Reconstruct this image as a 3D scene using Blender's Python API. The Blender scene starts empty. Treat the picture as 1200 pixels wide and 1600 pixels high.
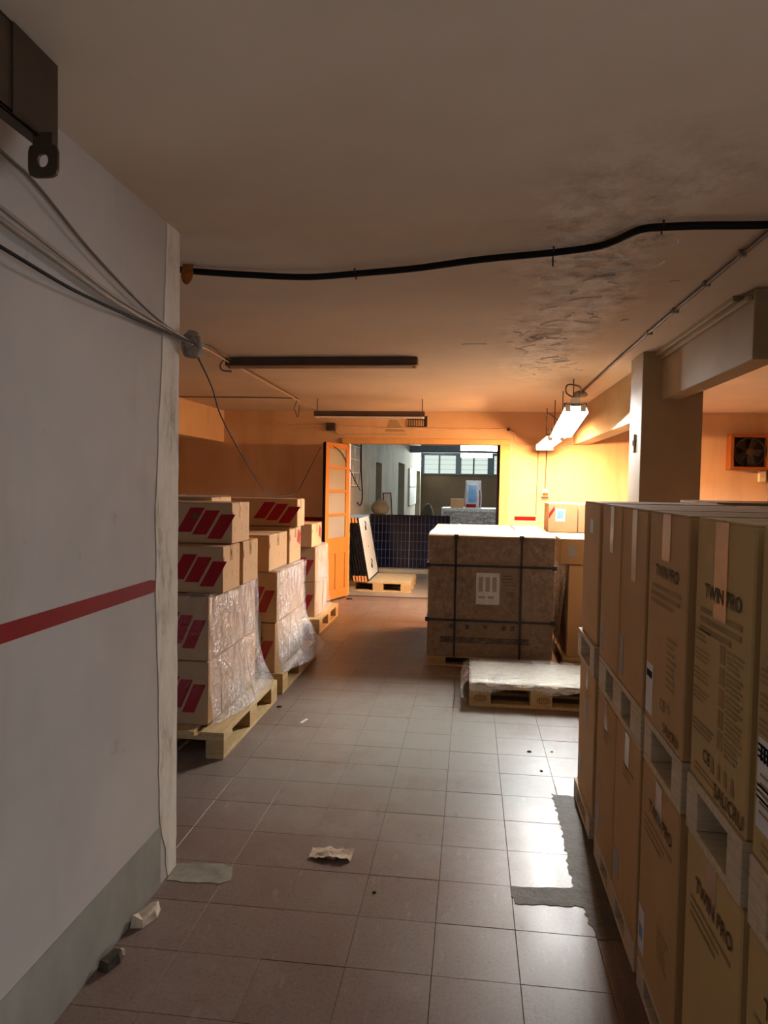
import bpy, bmesh, math, random
from mathutils import Vector, Matrix

random.seed(7)
S = bpy.context.scene
COL = S.collection

# ------------------------------------------------------------------ camera
cam_d = bpy.data.cameras.new('camera')
cam = bpy.data.objects.new('camera', cam_d)
COL.objects.link(cam)
S.camera = cam
cam_d.sensor_fit = 'VERTICAL'
cam_d.sensor_height = 36.0
cam_d.lens = 1130.0 / 1600.0 * 36.0
cam_d.clip_start = 0.02
_psi, _pit, _rol = math.radians(6.82), math.radians(2.248), math.radians(1.0)
_w = Vector((-math.sin(_psi) * math.cos(_pit), math.cos(_psi) * math.cos(_pit), -math.sin(_pit)))
_r = Vector((math.cos(_psi), math.sin(_psi), 0))
_d = _w.cross(_r)
_R = _r * math.cos(_rol) - _d * math.sin(_rol)
_D = _r * math.sin(_rol) + _d * math.cos(_rol)
cam.matrix_world = Matrix(((_R.x, -_D.x, -_w.x, 0), (_R.y, -_D.y, -_w.y, 0), (_R.z, -_D.z, -_w.z, 1.5), (0, 0, 0, 1)))

# ------------------------------------------------------------------ world, lights, exposure
wd = bpy.data.worlds.new('world')
S.world = wd
wd.use_nodes = True
wd.node_tree.nodes['Background'].inputs[0].default_value = (0.62, 0.76, 1.0, 1)
wd.node_tree.nodes['Background'].inputs[1].default_value = 0.9

def area_light(name, loc, rot, sx, sy, power, colour):
    l = bpy.data.lights.new(name, 'AREA')
    l.shape = 'RECTANGLE'; l.size = sx; l.size_y = sy; l.energy = power; l.color = colour
    o = bpy.data.objects.new(name, l); COL.objects.link(o)
    o.location = loc; o.rotation_euler = rot
    return o
# daylight from the right, let in through an added, unseen side opening
area_light('side_daylight', (2.40, -0.60, 0.75), (math.radians(90), 0, math.radians(90)), 1.0, 1.4, 38, (0.90, 0.95, 1.0))
# daylight entering the far hall through its clerestory windows
area_light('hall_daylight', (-0.1, 25.6, 2.3), (math.radians(-80), 0, 0), 4.0, 0.6, 420, (0.92, 1.0, 0.96))

S.view_settings.view_transform = 'Standard'
S.view_settings.look = 'None'
S.view_settings.gamma = 1.0
S.view_settings.use_curve_mapping = False
S.view_settings.exposure = 0.22
S.cycles.use_denoising = True
S.cycles.use_adaptive_sampling = True
S.cycles.adaptive_threshold = 0.03
S.cycles.max_bounces = 7
S.cycles.diffuse_bounces = 4
S.cycles.glossy_bounces = 3
S.cycles.transmission_bounces = 4
S.cycles.transparent_max_bounces = 14
S.cycles.caustics_reflective = False
S.cycles.caustics_refractive = False
S.cycles.sample_clamp_indirect = 6.0
LAMP_WARM, WARM_POWER = (1.0, 0.52, 0.23), 500.0
LAMP_COOL, COOL_POWER = (0.94, 0.98, 0.98), 780.0
HALL_LAMP = (0.97, 1.0, 0.97)

# ------------------------------------------------------------------ material helpers
def lin(r, g, b):
    f = lambda v: (v / 255 / 12.92) if v / 255 <= 0.04045 else ((v / 255 + 0.055) / 1.055) ** 2.4
    return (f(r), f(g), f(b), 1)

class NT:
    def __init__(s, name):
        m = bpy.data.materials.new(name); m.use_nodes = True
        s.m = m; s.t = m.node_tree; s.n = s.t.nodes; s.n.clear()
        s.out = s.n.new('ShaderNodeOutputMaterial')
    def add(s, typ, **kw):
        n = s.n.new(typ)
        for k, v in kw.items():
            if k.startswith('i_'):
                key = k[2:]
                key = int(key) if key.isdigit() else key.replace('_', ' ')
                if hasattr(v, 'is_output') or isinstance(v, bpy.types.NodeSocket):
                    s.t.links.new(v, n.inputs[key])
                else:
                    n.inputs[key].default_value = v
            else:
                setattr(n, k, v)
        return n
    def link(s, a, b): s.t.links.new(a, b)
    def coord(s, kind='Object'):
        if kind == 'World':
            return s.add('ShaderNodeNewGeometry').outputs['Position']
        return s.add('ShaderNodeTexCoord').outputs[kind]
    def noise(s, vec, scale, detail=4, rough=0.6, stretch=None):
        if stretch:
            mp = s.add('ShaderNodeMapping', i_Vector=vec); mp.inputs['Scale'].default_value = stretch; vec = mp.outputs[0]
        n = s.add('ShaderNodeTexNoise', i_Vector=vec)
        n.inputs['Scale'].default_value = scale; n.inputs['Detail'].default_value = detail; n.inputs['Roughness'].default_value = rough
        return n.outputs['Fac']
    def ramp(s, fac, stops):
        r = s.add('ShaderNodeValToRGB', i_Fac=fac)
        e = r.color_ramp.elements
        while len(e) < len(stops): e.new(0.5)
        for el, (p, c) in zip(e, stops):
            el.position = p
            el.color = c if isinstance(c, tuple) else (c, c, c, 1)
        return r.outputs['Color']
    def mix(s, fac, a, b, mode='MIX'):
        m = s.add('ShaderNodeMix', data_type='RGBA', blend_type=mode)
        for sock, v in ((m.inputs[0], fac), (m.inputs[6], a), (m.inputs[7], b)):
            if isinstance(v, bpy.types.NodeSocket): s.t.links.new(v, sock)
            else: sock.default_value = v
        return m.outputs[2]
    def math(s, op, a, b=0.0, clamp=False):
        m = s.add('ShaderNodeMath', operation=op, use_clamp=clamp)
        for sock, v in ((m.inputs[0], a), (m.inputs[1], b)):
            if isinstance(v, bpy.types.NodeSocket): s.t.links.new(v, sock)
            else: sock.default_value = v
        return m.outputs[0]
    def bsdf(s, colour, rough=0.6, metallic=0.0, spec=0.5, bump=None, bump_strength=0.2, bump_dist=0.01, coat=0.0):
        b = s.add('ShaderNodeBsdfPrincipled')
        for key, v in (('Base Color', colour), ('Roughness', rough), ('Metallic', metallic), ('Specular IOR Level', spec)):
            if isinstance(v, bpy.types.NodeSocket): s.t.links.new(v, b.inputs[key])
            else: b.inputs[key].default_value = v
        b.inputs['Coat Weight'].default_value = coat
        if bump is not None:
            bn = s.add('ShaderNodeBump', i_Height=bump)
            bn.inputs['Strength'].default_value = bump_strength; bn.inputs['Distance'].default_value = bump_dist
            s.link(bn.outputs[0], b.inputs['Normal'])
        s.link(b.outputs[0], s.out.inputs[0])
        return b

MATS = {}
def plain(name, rgb, rough=0.6, metallic=0.0, spec=0.5, var=0.12, scale=8.0):
    t = NT(name); co = t.coord('Object')
    c = lin(*rgb)
    dark = tuple(x * (1 - var * 2) for x in c[:3]) + (1,)
    lite = tuple(min(1, x * (1 + var)) for x in c[:3]) + (1,)
    f = t.noise(co, scale)
    t.bsdf(t.ramp(f, [(0.3, dark), (0.7, lite)]), rough, metallic, spec)
    MATS[name] = t.m
    return t.m

def make_cardboard(name, rgb, scuff=0.5):
    t = NT(name); co = t.coord('Object')
    info = t.add('ShaderNodeObjectInfo')
    c = lin(*rgb); sc = lambda k: tuple(x * k for x in c[:3]) + (1,)
    big = t.noise(co, 2.2, 3)
    fine = t.noise(co, 40, 3, 0.7, (1, 1, 6))
    col = t.ramp(big, [(0.25, sc(0.80)), (0.75, sc(1.12))])
    col = t.mix(t.math('MULTIPLY', fine, 0.28), col, sc(0.62))
    col = t.mix(0.35, col, t.mix(info.outputs['Random'], sc(0.85), sc(1.15)))
    t.bsdf(col, 0.78, 0, 0.25, bump=fine, bump_strength=0.08, bump_dist=0.004)
    MATS[name] = t.m
make_cardboard('cardboard', (190, 149, 106))
make_cardboard('cardboard_olive', (204, 174, 122))
make_cardboard('cardboard_row', (204, 166, 120))
make_cardboard('cardboard_crate', (118, 90, 64))
make_cardboard('cardboard_pale', (180, 150, 116))

def make_wood(name, rgb, axis_stretch=(8, 0.8, 8), dark=0.6, rough=0.7):
    t = NT(name); co = t.coord('Object')
    info = t.add('ShaderNodeObjectInfo')
    off = t.add('ShaderNodeVectorMath', operation='ADD')
    t.link(co, off.inputs[0])
    cmb = t.add('ShaderNodeCombineXYZ'); t.link(t.math('MULTIPLY', info.outputs['Random'], 19.0), cmb.inputs[0]); t.link(t.math('MULTIPLY', info.outputs['Random'], 7.0), cmb.inputs[2])
    t.link(cmb.outputs[0], off.inputs[1])
    c = lin(*rgb); sc = lambda k: tuple(min(1, x * k) for x in c[:3]) + (1,)
    g = t.noise(off.outputs[0], 9, 5, 0.65, axis_stretch)
    k = t.noise(off.outputs[0], 2.5, 2)
    col = t.ramp(g, [(0.3, sc(dark)), (0.55, sc(0.95)), (0.8, sc(1.15))])
    col = t.mix(0.4, col, t.mix(k, sc(0.65), sc(1.2)))
    t.bsdf(col, rough, 0, 0.3, bump=g, bump_strength=0.15, bump_dist=0.004)
    MATS[name] = t.m
make_wood('pallet_wood', (196, 166, 116), (6, 1, 6))
make_wood('pallet_wood_pale', (218, 200, 172), (1, 6, 9))
make_wood('pallet_block', (188, 156, 108), (2, 2, 14))
make_wood('pallet_block_pale', (222, 206, 182), (1.2, 1.2, 26), 0.55)
make_wood('door_wood', (190, 122, 52), (14, 14, 1.2), 0.8, 0.5)
make_wood('frame_wood', (208, 160, 104), (14, 14, 1.5), 0.7, 0.55)
make_wood('fan_wood', (150, 84, 34), (14, 14, 1.5), 0.7, 0.6)

# painted plaster of the near left wall
t = NT('plaster_grey'); co = t.coord('World')
a = t.noise(co, 1.1, 4); b = t.noise(co, 7, 5, 0.7); st = t.noise(co, 1.6, 4, 0.6, (1, 2.2, 0.5))
col = t.ramp(a, [(0.3, lin(158, 152, 148)), (0.7, lin(182, 175, 168))])
col = t.mix(t.ramp(st, [(0.58, 0.0), (0.72, 0.30)]), col, lin(150, 136, 120))
col = t.mix(t.ramp(b, [(0.66, 0.0), (0.74, 0.35)]), col, lin(128, 116, 102))
t.bsdf(col, 0.8, 0, 0.25, bump=b, bump_strength=0.12, bump_dist=0.004)
MATS['plaster_grey'] = t.m
t = NT('plaster_patch'); co = t.coord('World')
b = t.noise(co, 9, 6, 0.75, (1, 1, 0.35))
t.bsdf(t.ramp(b, [(0.34, lin(160, 152, 138)), (0.46, lin(202, 196, 184)), (0.75, lin(224, 218, 206))]), 0.85, 0, 0.2, bump=b, bump_strength=0.5, bump_dist=0.006)
MATS['plaster_patch'] = t.m
t = NT('skirting_grey'); co = t.coord('World')
b = t.noise(co, 2.4, 5, 0.65, (1, 1, 0.6))
t.bsdf(t.ramp(b, [(0.3, lin(112, 108, 100)), (0.7, lin(150, 147, 138))]), 0.6, 0, 0.35)
MATS['skirting_grey'] = t.m
# cream distemper of the back bay
t = NT('plaster_cream'); co = t.coord('World')
a = t.noise(co, 0.9, 4); b = t.noise(co, 5, 6, 0.7); st = t.noise(co, 1.4, 4, 0.6, (2.4, 2.4, 0.35))
col = t.ramp(a, [(0.3, lin(196, 160, 122)), (0.7, lin(210, 176, 138))])
col = t.mix(t.ramp(st, [(0.55, 0.0), (0.75, 0.4)]), col, lin(172, 130, 84))
col = t.mix(t.ramp(b, [(0.64, 0.0), (0.74, 0.3)]), col, lin(140, 108, 76))
t.bsdf(col, 0.85, 0, 0.2, bump=b, bump_strength=0.12, bump_dist=0.004)
MATS['plaster_cream'] = t.m
# pillar / beam paint
t = NT('paint_beam'); co = t.coord('World')
a = t.noise(co, 1.6, 4); b = t.noise(co, 9, 5, 0.7)
col = t.ramp(a, [(0.3, lin(150, 128, 96)), (0.7, lin(170, 146, 112))])
col = t.mix(t.ramp(b, [(0.68, 0.0), (0.76, 0.3)]), col, lin(120, 104, 84))
t.bsdf(col, 0.7, 0, 0.3)
MATS['paint_beam'] = t.m
# ceiling with the peeling damp strip running along it
t = NT('ceiling_paint'); co = t.coord('World')
sep = t.add('ShaderNodeSeparateXYZ', i_Vector=co)
X, Y = sep.outputs[0], sep.outputs[1]
a = t.noise(co, 0.8, 4); b = t.noise(co, 4, 6, 0.72); w = t.noise(co, 1.7, 4, 0.6)
col = t.ramp(a, [(0.3, lin(198, 180, 160)), (0.7, lin(216, 200, 180))])
wob = t.math('MULTIPLY', t.math('SUBTRACT', w, 0.5), 0.9)
line = t.math('ADD', 0.50, t.math('MULTIPLY', wob, 0.6))
dist = t.math('ABSOLUTE', t.math('SUBTRACT', X, line))
band = t.math('SUBTRACT', 1.0, t.math('DIVIDE', dist, 0.36), True)
band = t.math('MULTIPLY', band, 1.8, True)
yin = t.add('ShaderNodeMapRange'); t.link(Y, yin.inputs[0])
for i, v in enumerate((1.8, 2.9, 0.0, 1.0)): yin.inputs[i + 1].default_value = v
yout = t.add('ShaderNodeMapRange'); t.link(Y, yout.inputs[0])
for i, v in enumerate((5.2, 7.2, 1.0, 0.0)): yout.inputs[i + 1].default_value = v
band = t.math('MULTIPLY', t.math('MULTIPLY', band, yin.outputs[0]), yout.outputs[0])
pat = t.noise(co, 6.5, 7, 0.78)
m1 = t.math('MULTIPLY', band, t.ramp(pat, [(0.50, 0.0), (0.56, 1.0)]))
m2 = t.math('MULTIPLY', band, t.ramp(pat, [(0.38, 1.0), (0.46, 0.0)]))
col = t.mix(t.math('MULTIPLY', m1, 0.85), col, lin(234, 224, 208))
col = t.mix(t.math('MULTIPLY', m2, 0.75), col, lin(132, 116, 100))
h = t.math('ADD', t.math('MULTIPLY', t.math('MULTIPLY', band, pat), 1.0), t.math('MULTIPLY', b, 0.06))
t.bsdf(col, 0.85, 0, 0.2, bump=h, bump_strength=0.4, bump_dist=0.02)
MATS['ceiling_paint'] = t.m

# polished terrazzo floor tiles
t = NT('terrazzo'); co = t.coord('World'); info = t.add('ShaderNodeObjectInfo')
sep = t.add('ShaderNodeSeparateXYZ', i_Vector=co)
big = t.noise(co, 0.75, 4, 0.6); chips = t.noise(co, 95, 3, 0.7); dust = t.noise(co, 3.2, 6, 0.7); stre = t.noise(co, 2.6, 5, 0.65, (3.0, 0.5, 1))
col = t.ramp(big, [(0.34, lin(118, 94, 84)), (0.66, lin(124, 112, 102))])
col = t.mix(0.28, col, t.mix(info.outputs['Random'], lin(110, 89, 80), lin(134, 122, 112)))
col = t.mix(t.ramp(chips, [(0.36, 0.4), (0.46, 0.0)]), col, lin(82, 62, 54))
col = t.mix(t.ramp(chips, [(0.60, 0.0), (0.70, 0.35)]), col, lin(158, 142, 128))
col = t.mix(t.ramp(dust, [(0.52, 0.0), (0.8, 0.6)]), col, lin(142, 130, 118))
# greyer tint over the middle of the aisle, between the stacks, noisy at its edge
vd = t.add('ShaderNodeVectorMath', operation='DISTANCE'); mpd = t.add('ShaderNodeMapping', i_Vector=co); mpd.inputs['Scale'].default_value = (0.9, 0.62, 1)
t.link(mpd.outputs[0], vd.inputs[0]); vd.inputs[1].default_value = (-0.25 * 0.9, 4.3 * 0.62, 0)
dm = t.ramp(t.math('ADD', vd.outputs['Value'], t.math('MULTIPLY', t.math('SUBTRACT', t.noise(co, 1.5, 5, 0.7), 0.5), 1.1)), [(0.40, 0.85), (1.15, 0.0)])
col = t.mix(dm, col, lin(146, 144, 136))
scf = t.noise(co, 9.0, 6, 0.7, (2.2, 0.6, 1))
col = t.mix(t.ramp(scf, [(0.60, 0.0), (0.70, 0.35)]), col, lin(166, 154, 142))
col = t.mix(t.ramp(scf, [(0.30, 0.35), (0.40, 0.0)]), col, lin(92, 72, 62))
rgh = t.math('ADD', t.math('MULTIPLY', dust, 0.22), t.math('ADD', 0.19, t.math('MULTIPLY', stre, 0.18)))
blot = t.noise(co, 1.3, 6, 0.75)
col = t.mix(t.ramp(blot, [(0.50, 0.0), (0.68, 0.4)]), col, lin(112, 80, 70))
t.bsdf(col, rgh, 0, 0.22, bump=stre, bump_strength=0.07, bump_dist=0.004)
MATS['terrazzo'] = t.m
plain('grout', (78, 66, 58), 0.9)
t = NT('cement'); co = t.coord('World')
b = t.noise(co, 14, 6, 0.75); a = t.noise(co, 3, 3)
col = t.mix(0.5, t.ramp(b, [(0.32, lin(66, 60, 52)), (0.68, lin(120, 112, 100))]), t.ramp(a, [(0.3, lin(80, 74, 64)), (0.7, lin(110, 102, 90))]))
t.bsdf(col, 0.6, 0, 0.3, bump=b, bump_strength=0.9, bump_dist=0.01)
MATS['cement'] = t.m
t = NT('plaster_smear'); co = t.coord('World')
b = t.noise(co, 10, 5, 0.7)
t.bsdf(t.ramp(b, [(0.35, lin(120, 114, 104)), (0.65, lin(150, 143, 130))]), 0.7, 0, 0.3)
MATS['plaster_smear'] = t.m

# stretch film: mostly clear, with wrinkled glints
def make_film(name, body=0.16, rough=0.12, wscale=9.0, stretch=(1, 1, 3), milk=0.35, depth=0.02):
    t = NT(name); co = t.coord('Object')
    n1 = t.noise(co, wscale, 4, 0.6, stretch); n2 = t.noise(co, wscale * 3.2, 3, 0.6)
    hgt = t.math('ADD', n1, t.math('MULTIPLY', n2, 0.35))
    bn = t.add('ShaderNodeBump', i_Height=hgt); bn.inputs['Strength'].default_value = 0.9; bn.inputs['Distance'].default_value = depth
    gl = t.add('ShaderNodeBsdfGlossy'); gl.inputs['Roughness'].default_value = rough; gl.inputs['Color'].default_value = (0.95, 0.95, 0.97, 1)
    t.link(bn.outputs[0], gl.inputs['Normal'])
    df = t.add('ShaderNodeBsdfDiffuse'); df.inputs['Color'].default_value = (0.80, 0.79, 0.78, 1)
    t.link(bn.outputs[0], df.inputs['Normal'])
    tr = t.add('ShaderNodeBsdfTransparent'); tr.inputs['Color'].default_value = (0.96, 0.96, 0.96, 1)
    m0 = t.add('ShaderNodeMixShader'); m0.inputs[0].default_value = milk
    t.link(gl.outputs[0], m0.inputs[1]); t.link(df.outputs[0], m0.inputs[2])
    fac = t.ramp(n1, [(0.35, body * 0.5), (0.75, min(1, body * 2.0))])
    m1 = t.add('ShaderNodeMixShader'); t.link(fac, m1.inputs[0])
    t.link(tr.outputs[0], m1.inputs[1]); t.link(m0.outputs[0], m1.inputs[2])
    t.link(m1.outputs[0], t.out.inputs[0])
    MATS[name] = t.m
make_film('film', 0.34, 0.22, 12.0, (1, 1.8, 0.7), 0.25, 0.07)
make_film('film_milky', 0.55, 0.22, 14.0, (1, 1, 2), 0.5, 0.05)
make_film('film_dark', 0.03, 0.12, 11.0, (1.5, 1, 1.5), 0.1)
make_film('film_glint', 0.16, 0.10, 16.0, (1.6, 1, 1.2), 0.08, 0.06)

plain('red_paint', (128, 8, 5), 0.75, 0, 0.15, 0.08)
plain('red_print', (158, 20, 24), 0.7, 0, 0.2, 0.08)
plain('ink', (104, 80, 56), 0.8, 0, 0.1, 0.1)
plain('ink_soft', (170, 139, 97), 0.8, 0, 0.1, 0.1)
plain('ink_crate', (66, 50, 38), 0.8, 0, 0.1, 0.1)
plain('ink_black', (26, 24, 24), 0.8, 0, 0.1, 0.05)
plain('label_paper', (222, 222, 226), 0.55, 0, 0.4, 0.04)
plain('label_grey', (160, 156, 152), 0.5, 0, 0.4, 0.05)
plain('tape_clear', (196, 150, 112), 0.25, 0, 0.5, 0.1)
plain('tape_white', (206, 200, 192), 0.3, 0, 0.5, 0.08)
plain('black_cable', (16, 12, 11), 0.7, 0, 0.2)
plain('strap', (24, 20, 20), 0.4)
plain('grey_cable', (150, 132, 118), 0.6)
plain('grey_cable_dark', (96, 80, 68), 0.6)
plain('cream_cable', (210, 176, 138), 0.6)
plain('putty', (150, 138, 128), 0.8, 0, 0.2, 0.3, 40)
plain('rust', (146, 78, 26), 0.8, 0, 0.2, 0.25, 30)
plain('dark_metal', (72, 56, 42), 0.5, 0.3, 0.4, 0.2)
plain('fixture_metal', (116, 92, 70), 0.45, 0.0, 0.4, 0.1)
plain('fixture_dark', (84, 62, 46), 0.5, 0.0, 0.4, 0.1)
plain('fixture_white', (226, 222, 214), 0.4)
plain('fan_black', (20, 17, 17), 0.35)
plain('switch_plate', (226, 214, 176), 0.4)
plain('insulation_sheet', (196, 184, 152), 0.6, 0, 0.3, 0.06)
plain('hall_wall', (176, 170, 152), 0.85, 0, 0.2, 0.12, 2)
plain('hall_wall_dark', (104, 88, 74), 0.8, 0, 0.2, 0.08, 2)
plain('hall_steel', (92, 104, 116), 0.5, 0, 0.4, 0.08)
plain('hall_floor', (150, 142, 130), 0.35, 0, 0.4, 0.12, 2)
plain('hall_ceiling', (120, 124, 126), 0.8, 0, 0.2, 0.05, 2)
plain('white_paint', (216, 218, 214), 0.5)
plain('recess_dark', (84, 76, 66), 0.9)
plain('panel_frame', (22, 22, 25), 0.35, 0.5)
plain('panel_back', (226, 232, 232), 0.4, 0, 0.4, 0.03)
plain('panel_cell', (12, 18, 46), 0.18, 0.0, 0.5, 0.15)
plain('panel_grid', (128, 132, 146), 0.4)
plain('spacer', (226, 150, 84), 0.7)
plain('sack_beige', (184, 168, 138), 0.85, 0, 0.2, 0.12)
plain('bag_white', (206, 210, 216), 0.4, 0, 0.4, 0.08)
plain('bag_blue', (120, 168, 216), 0.5)
plain('paper', (206, 182, 158), 0.85, 0, 0.2, 0.15, 20)
plain('plaster_chunk', (204, 188, 168), 0.85, 0, 0.2, 0.2, 25)
plain('dirt', (70, 60, 50), 0.9, 0, 0.2, 0.3, 30)

t = NT('frosted_glass'); co = t.coord('World')
b = t.bsdf(lin(196, 190, 176), 0.35, 0, 0.5, bump=t.noise(co, 60, 3), bump_strength=0.3, bump_dist=0.003)
b.inputs['Transmission Weight'].default_value = 0.45
MATS['frosted_glass'] = t.m

def emitter(name, colour, strength):
    t = NT(name)
    e = t.add('ShaderNodeEmission'); e.inputs[0].default_value = tuple(colour) + (1,); e.inputs[1].default_value = strength
    t.link(e.outputs[0], t.out.inputs[0])
    MATS[name] = t.m
emitter('tube_warm', LAMP_WARM, WARM_POWER)
emitter('tube_neutral', LAMP_COOL, COOL_POWER)
emitter('tube_cool', HALL_LAMP, 40.0)
emitter('window_light', (0.80, 0.93, 0.84), 0.80)

# ------------------------------------------------------------------ geometry helpers
class MB:
    def __init__(s): s.v = []; s.f = []; s.smooth = False
    def box(s, x0, x1, y0, y1, z0, z1):
        i = len(s.v)
        s.v += [(x0, y0, z0), (x1, y0, z0), (x1, y1, z0), (x0, y1, z0), (x0, y0, z1), (x1, y0, z1), (x1, y1, z1), (x0, y1, z1)]
        s.f += [tuple(i + k for k in q) for q in ((0, 3, 2, 1), (4, 5, 6, 7), (0, 1, 5, 4), (1, 2, 6, 5), (2, 3, 7, 6), (3, 0, 4, 7))]
        return s
    def chbox(s, x0, x1, y0, y1, z0, z1, c=0.003):
        """box with chamfered edges"""
        i = len(s.v)
        pts = []
        for sx in (0, 1):
            for sy in (0, 1):
                for sz in (0, 1):
                    x, y, z = (x0, x1)[sx], (y0, y1)[sy], (z0, z1)[sz]
                    dx, dy, dz = (c, -c)[sx], (c, -c)[sy], (c, -c)[sz]
                    pts += [(x, y + dy, z + dz), (x + dx, y, z + dz), (x + dx, y + dy, z)]
        bm = bmesh.new()
        for p in pts: bm.verts.new(p)
        bmesh.ops.convex_hull(bm, input=bm.verts)
        bmesh.ops.dissolve_limit(bm, angle_limit=0.02, verts=bm.verts, edges=bm.edges)
        bm.verts.index_update()
        s.v += [tuple(v.co) for v in bm.verts]
        s.f += [tuple(i + v.index for v in f.verts) for f in bm.faces]
        bm.free()
        return s
    def poly(s, pts):
        i = len(s.v); s.v += [tuple(p) for p in pts]; s.f.append(tuple(range(i, i + len(pts)))); return s
    def prism(s, pts, z0, z1):
        """pts in xy, extruded in z"""
        i = len(s.v); n = len(pts)
        s.v += [(p[0], p[1], z0) for p in pts] + [(p[0], p[1], z1) for p in pts]
        s.f.append(tuple(i + k for k in reversed(range(n)))); s.f.append(tuple(i + n + k for k in range(n)))
        for k in range(n):
            q = (k + 1) % n
            s.f.append((i + k, i + q, i + n + q, i + n + k))
        return s
    def tube(s, path, r, seg=8, closed=False):
        s.smooth = True
        P = [Vector(p) for p in path]; n = len(P); i = len(s.v)
        up = Vector((0, 0, 1)); prev = None
        for k, p in enumerate(P):
            tdir = (P[min(k + 1, n - 1)] - P[max(k - 1, 0)]).normalized()
            if prev is None:
                a = tdir.cross(up)
                if a.length < 1e-3: a = tdir.cross(Vector((1, 0, 0)))
            else:
                a = prev - tdir * prev.dot(tdir)
            a.normalize(); prev = a
            b = tdir.cross(a)
            rr = r[k] if isinstance(r, (list, tuple)) else r
            for j in range(seg):
                t_ = 2 * math.pi * j / seg
                s.v.append(tuple(p + a * (rr * math.cos(t_)) + b * (rr * math.sin(t_))))
        for k in range(n - 1):
            for j in range(seg):
                q = (j + 1) % seg
                s.f.append((i + k * seg + j, i + k * seg + q, i + (k + 1) * seg + q, i + (k + 1) * seg + j))
        s.f.append(tuple(i + j for j in reversed(range(seg))))
        s.f.append(tuple(i + (n - 1) * seg + j for j in range(seg)))
        return s
    def sheet(s, fn, nu, nv):
        s.smooth = True
        i = len(s.v)
        for a in range(nu + 1):
            for b in range(nv + 1): s.v.append(tuple(fn(a / nu, b / nv)))
        for a in range(nu):
            for b in range(nv):
                k = i + a * (nv + 1) + b
                s.f.append((k, k + nv + 1, k + nv + 2, k + 1))
        return s
    def mesh(s, name, mat):
        me = bpy.data.meshes.new(name); me.from_pydata(s.v, [], s.f); me.update()
        if mat: me.materials.append(MATS[mat])
        if s.smooth:
            for p in me.polygons: p.use_smooth = True
            try: me.set_sharp_from_angle(angle=math.radians(50))
            except Exception: pass
        return me

def link(name, me, parent=None, loc=None, rot=None):
    o = bpy.data.objects.new(name, me); COL.objects.link(o)
    if parent is not None: o.parent = parent
    if loc is not None: o.location = loc
    if rot is not None: o.rotation_euler = rot
    return o
def obj(name, mb, mat, parent=None, loc=None, rot=None):
    return link(name, mb.mesh(name, mat), parent, loc, rot)
def tag(o, label=None, cat=None, group=None, kind=None):
    if label: o['label'] = label
    if cat: o['category'] = cat
    if group: o['group'] = group
    if kind: o['kind'] = kind
    return o
def empty(name, loc, rz=0.0, label=None, cat=None, group=None):
    o = bpy.data.objects.new(name, None); COL.objects.link(o)
    o.empty_display_size = 0.1; o.location = loc; o.rotation_euler = (0, 0, rz)
    return tag(o, label, cat, group)
def struct(name, mb, mat, label=None):
    return tag(obj(name, mb, mat), label, None, None, 'structure')

def smooth_path(pts, n=8):
    P = [Vector(p) for p in pts]; out = []
    for i in range(len(P) - 1):
        p0 = P[max(i - 1, 0)]; p1 = P[i]; p2 = P[i + 1]; p3 = P[min(i + 2, len(P) - 1)]
        for k in range(n):
            u = k / n
            out.append(0.5 * ((2 * p1) + (p2 - p0) * u + (2 * p0 - 5 * p1 + 4 * p2 - p3) * u * u + (3 * p1 - p0 - 3 * p2 + p3) * u ** 3))
    out.append(P[-1])
    return out

_text_cache = {}
def text_mesh(body, mat, size):
    """flat lettering, centred, lying in local XY, turned into a mesh"""
    key = (body, mat, size)
    if key in _text_cache: return _text_cache[key]
    cu = bpy.data.curves.new('lettering', 'FONT'); cu.body = body; cu.size = size; cu.align_x = 'CENTER'; cu.align_y = 'CENTER'
    cu.resolution_u = 2; cu.offset = size * .018
    tmp = bpy.data.objects.new('lettering_tmp', cu); COL.objects.link(tmp)
    dg = bpy.context.evaluated_depsgraph_get(); dg.update()
    me = bpy.data.meshes.new_from_object(tmp.evaluated_get(dg))
    bpy.data.objects.remove(tmp); bpy.data.curves.remove(cu)
    me.materials.clear(); me.materials.append(MATS[mat]); me.name = 'lettering'
    _text_cache[key] = me
    return me
ROT_NX = Matrix(((0, 0, -1), (-1, 0, 0), (0, 1, 0))).to_euler()   # local x -> -Y, y -> +Z, normal -> -X
ROT_NY = (math.radians(90), 0, 0)                                  # local x -> +X, y -> +Z, normal -> -Y
ROT_PX = Matrix(((0, 0, 1), (1, 0, 0), (0, 1, 0))).to_euler()      # local x -> +Y, y -> +Z, normal -> +X

# ------------------------------------------------------------------ the setting
CEIL = 2.44
TP, TX0, TY0 = 0.2685, 0.181, 2.159
# floor: grout bed, single tiles near, joined field beyond
floor = struct('floor', MB().box(-4.8, 4.8, -3.6, 9.55, -0.12, -0.0025), 'grout', 'worn reddish terrazzo tile floor')
tile_me = MB().chbox(-TP / 2 + 0.0007, TP / 2 - 0.0007, -TP / 2 + 0.0007, TP / 2 - 0.0007, -0.012, 0.0, 0.0009).mesh('floor_tile', 'terrazzo')
far_field = MB()
for i in range(-19, 17):
    for j in range(-22, 28):
        cx = TX0 + (i + 0.5) * TP; cy = TY0 + (j + 0.5) * TP
        if cy > 9.5 or cx < -4.7 or cx > 4.7 or cy < -3.5: continue
        if cx < -1.15 and cy < 2.5: continue
        dz = random.uniform(-0.0010, 0.0)
        if -1.5 < cx < 0.75 and 1.45 < cy < 7.3 and not (cx < -1.2 and cy > 3.6 and cy < 6.0):
            link('floor_tile', tile_me, floor, (cx, cy, dz), (random.uniform(-.0012, .0012), random.uniform(-.0012, .0012), 0))
        else:
            hs = TP / 2 - 0.0008
            far_field.box(cx - hs, cx + hs, cy - hs, cy + hs, -0.012, dz)
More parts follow.
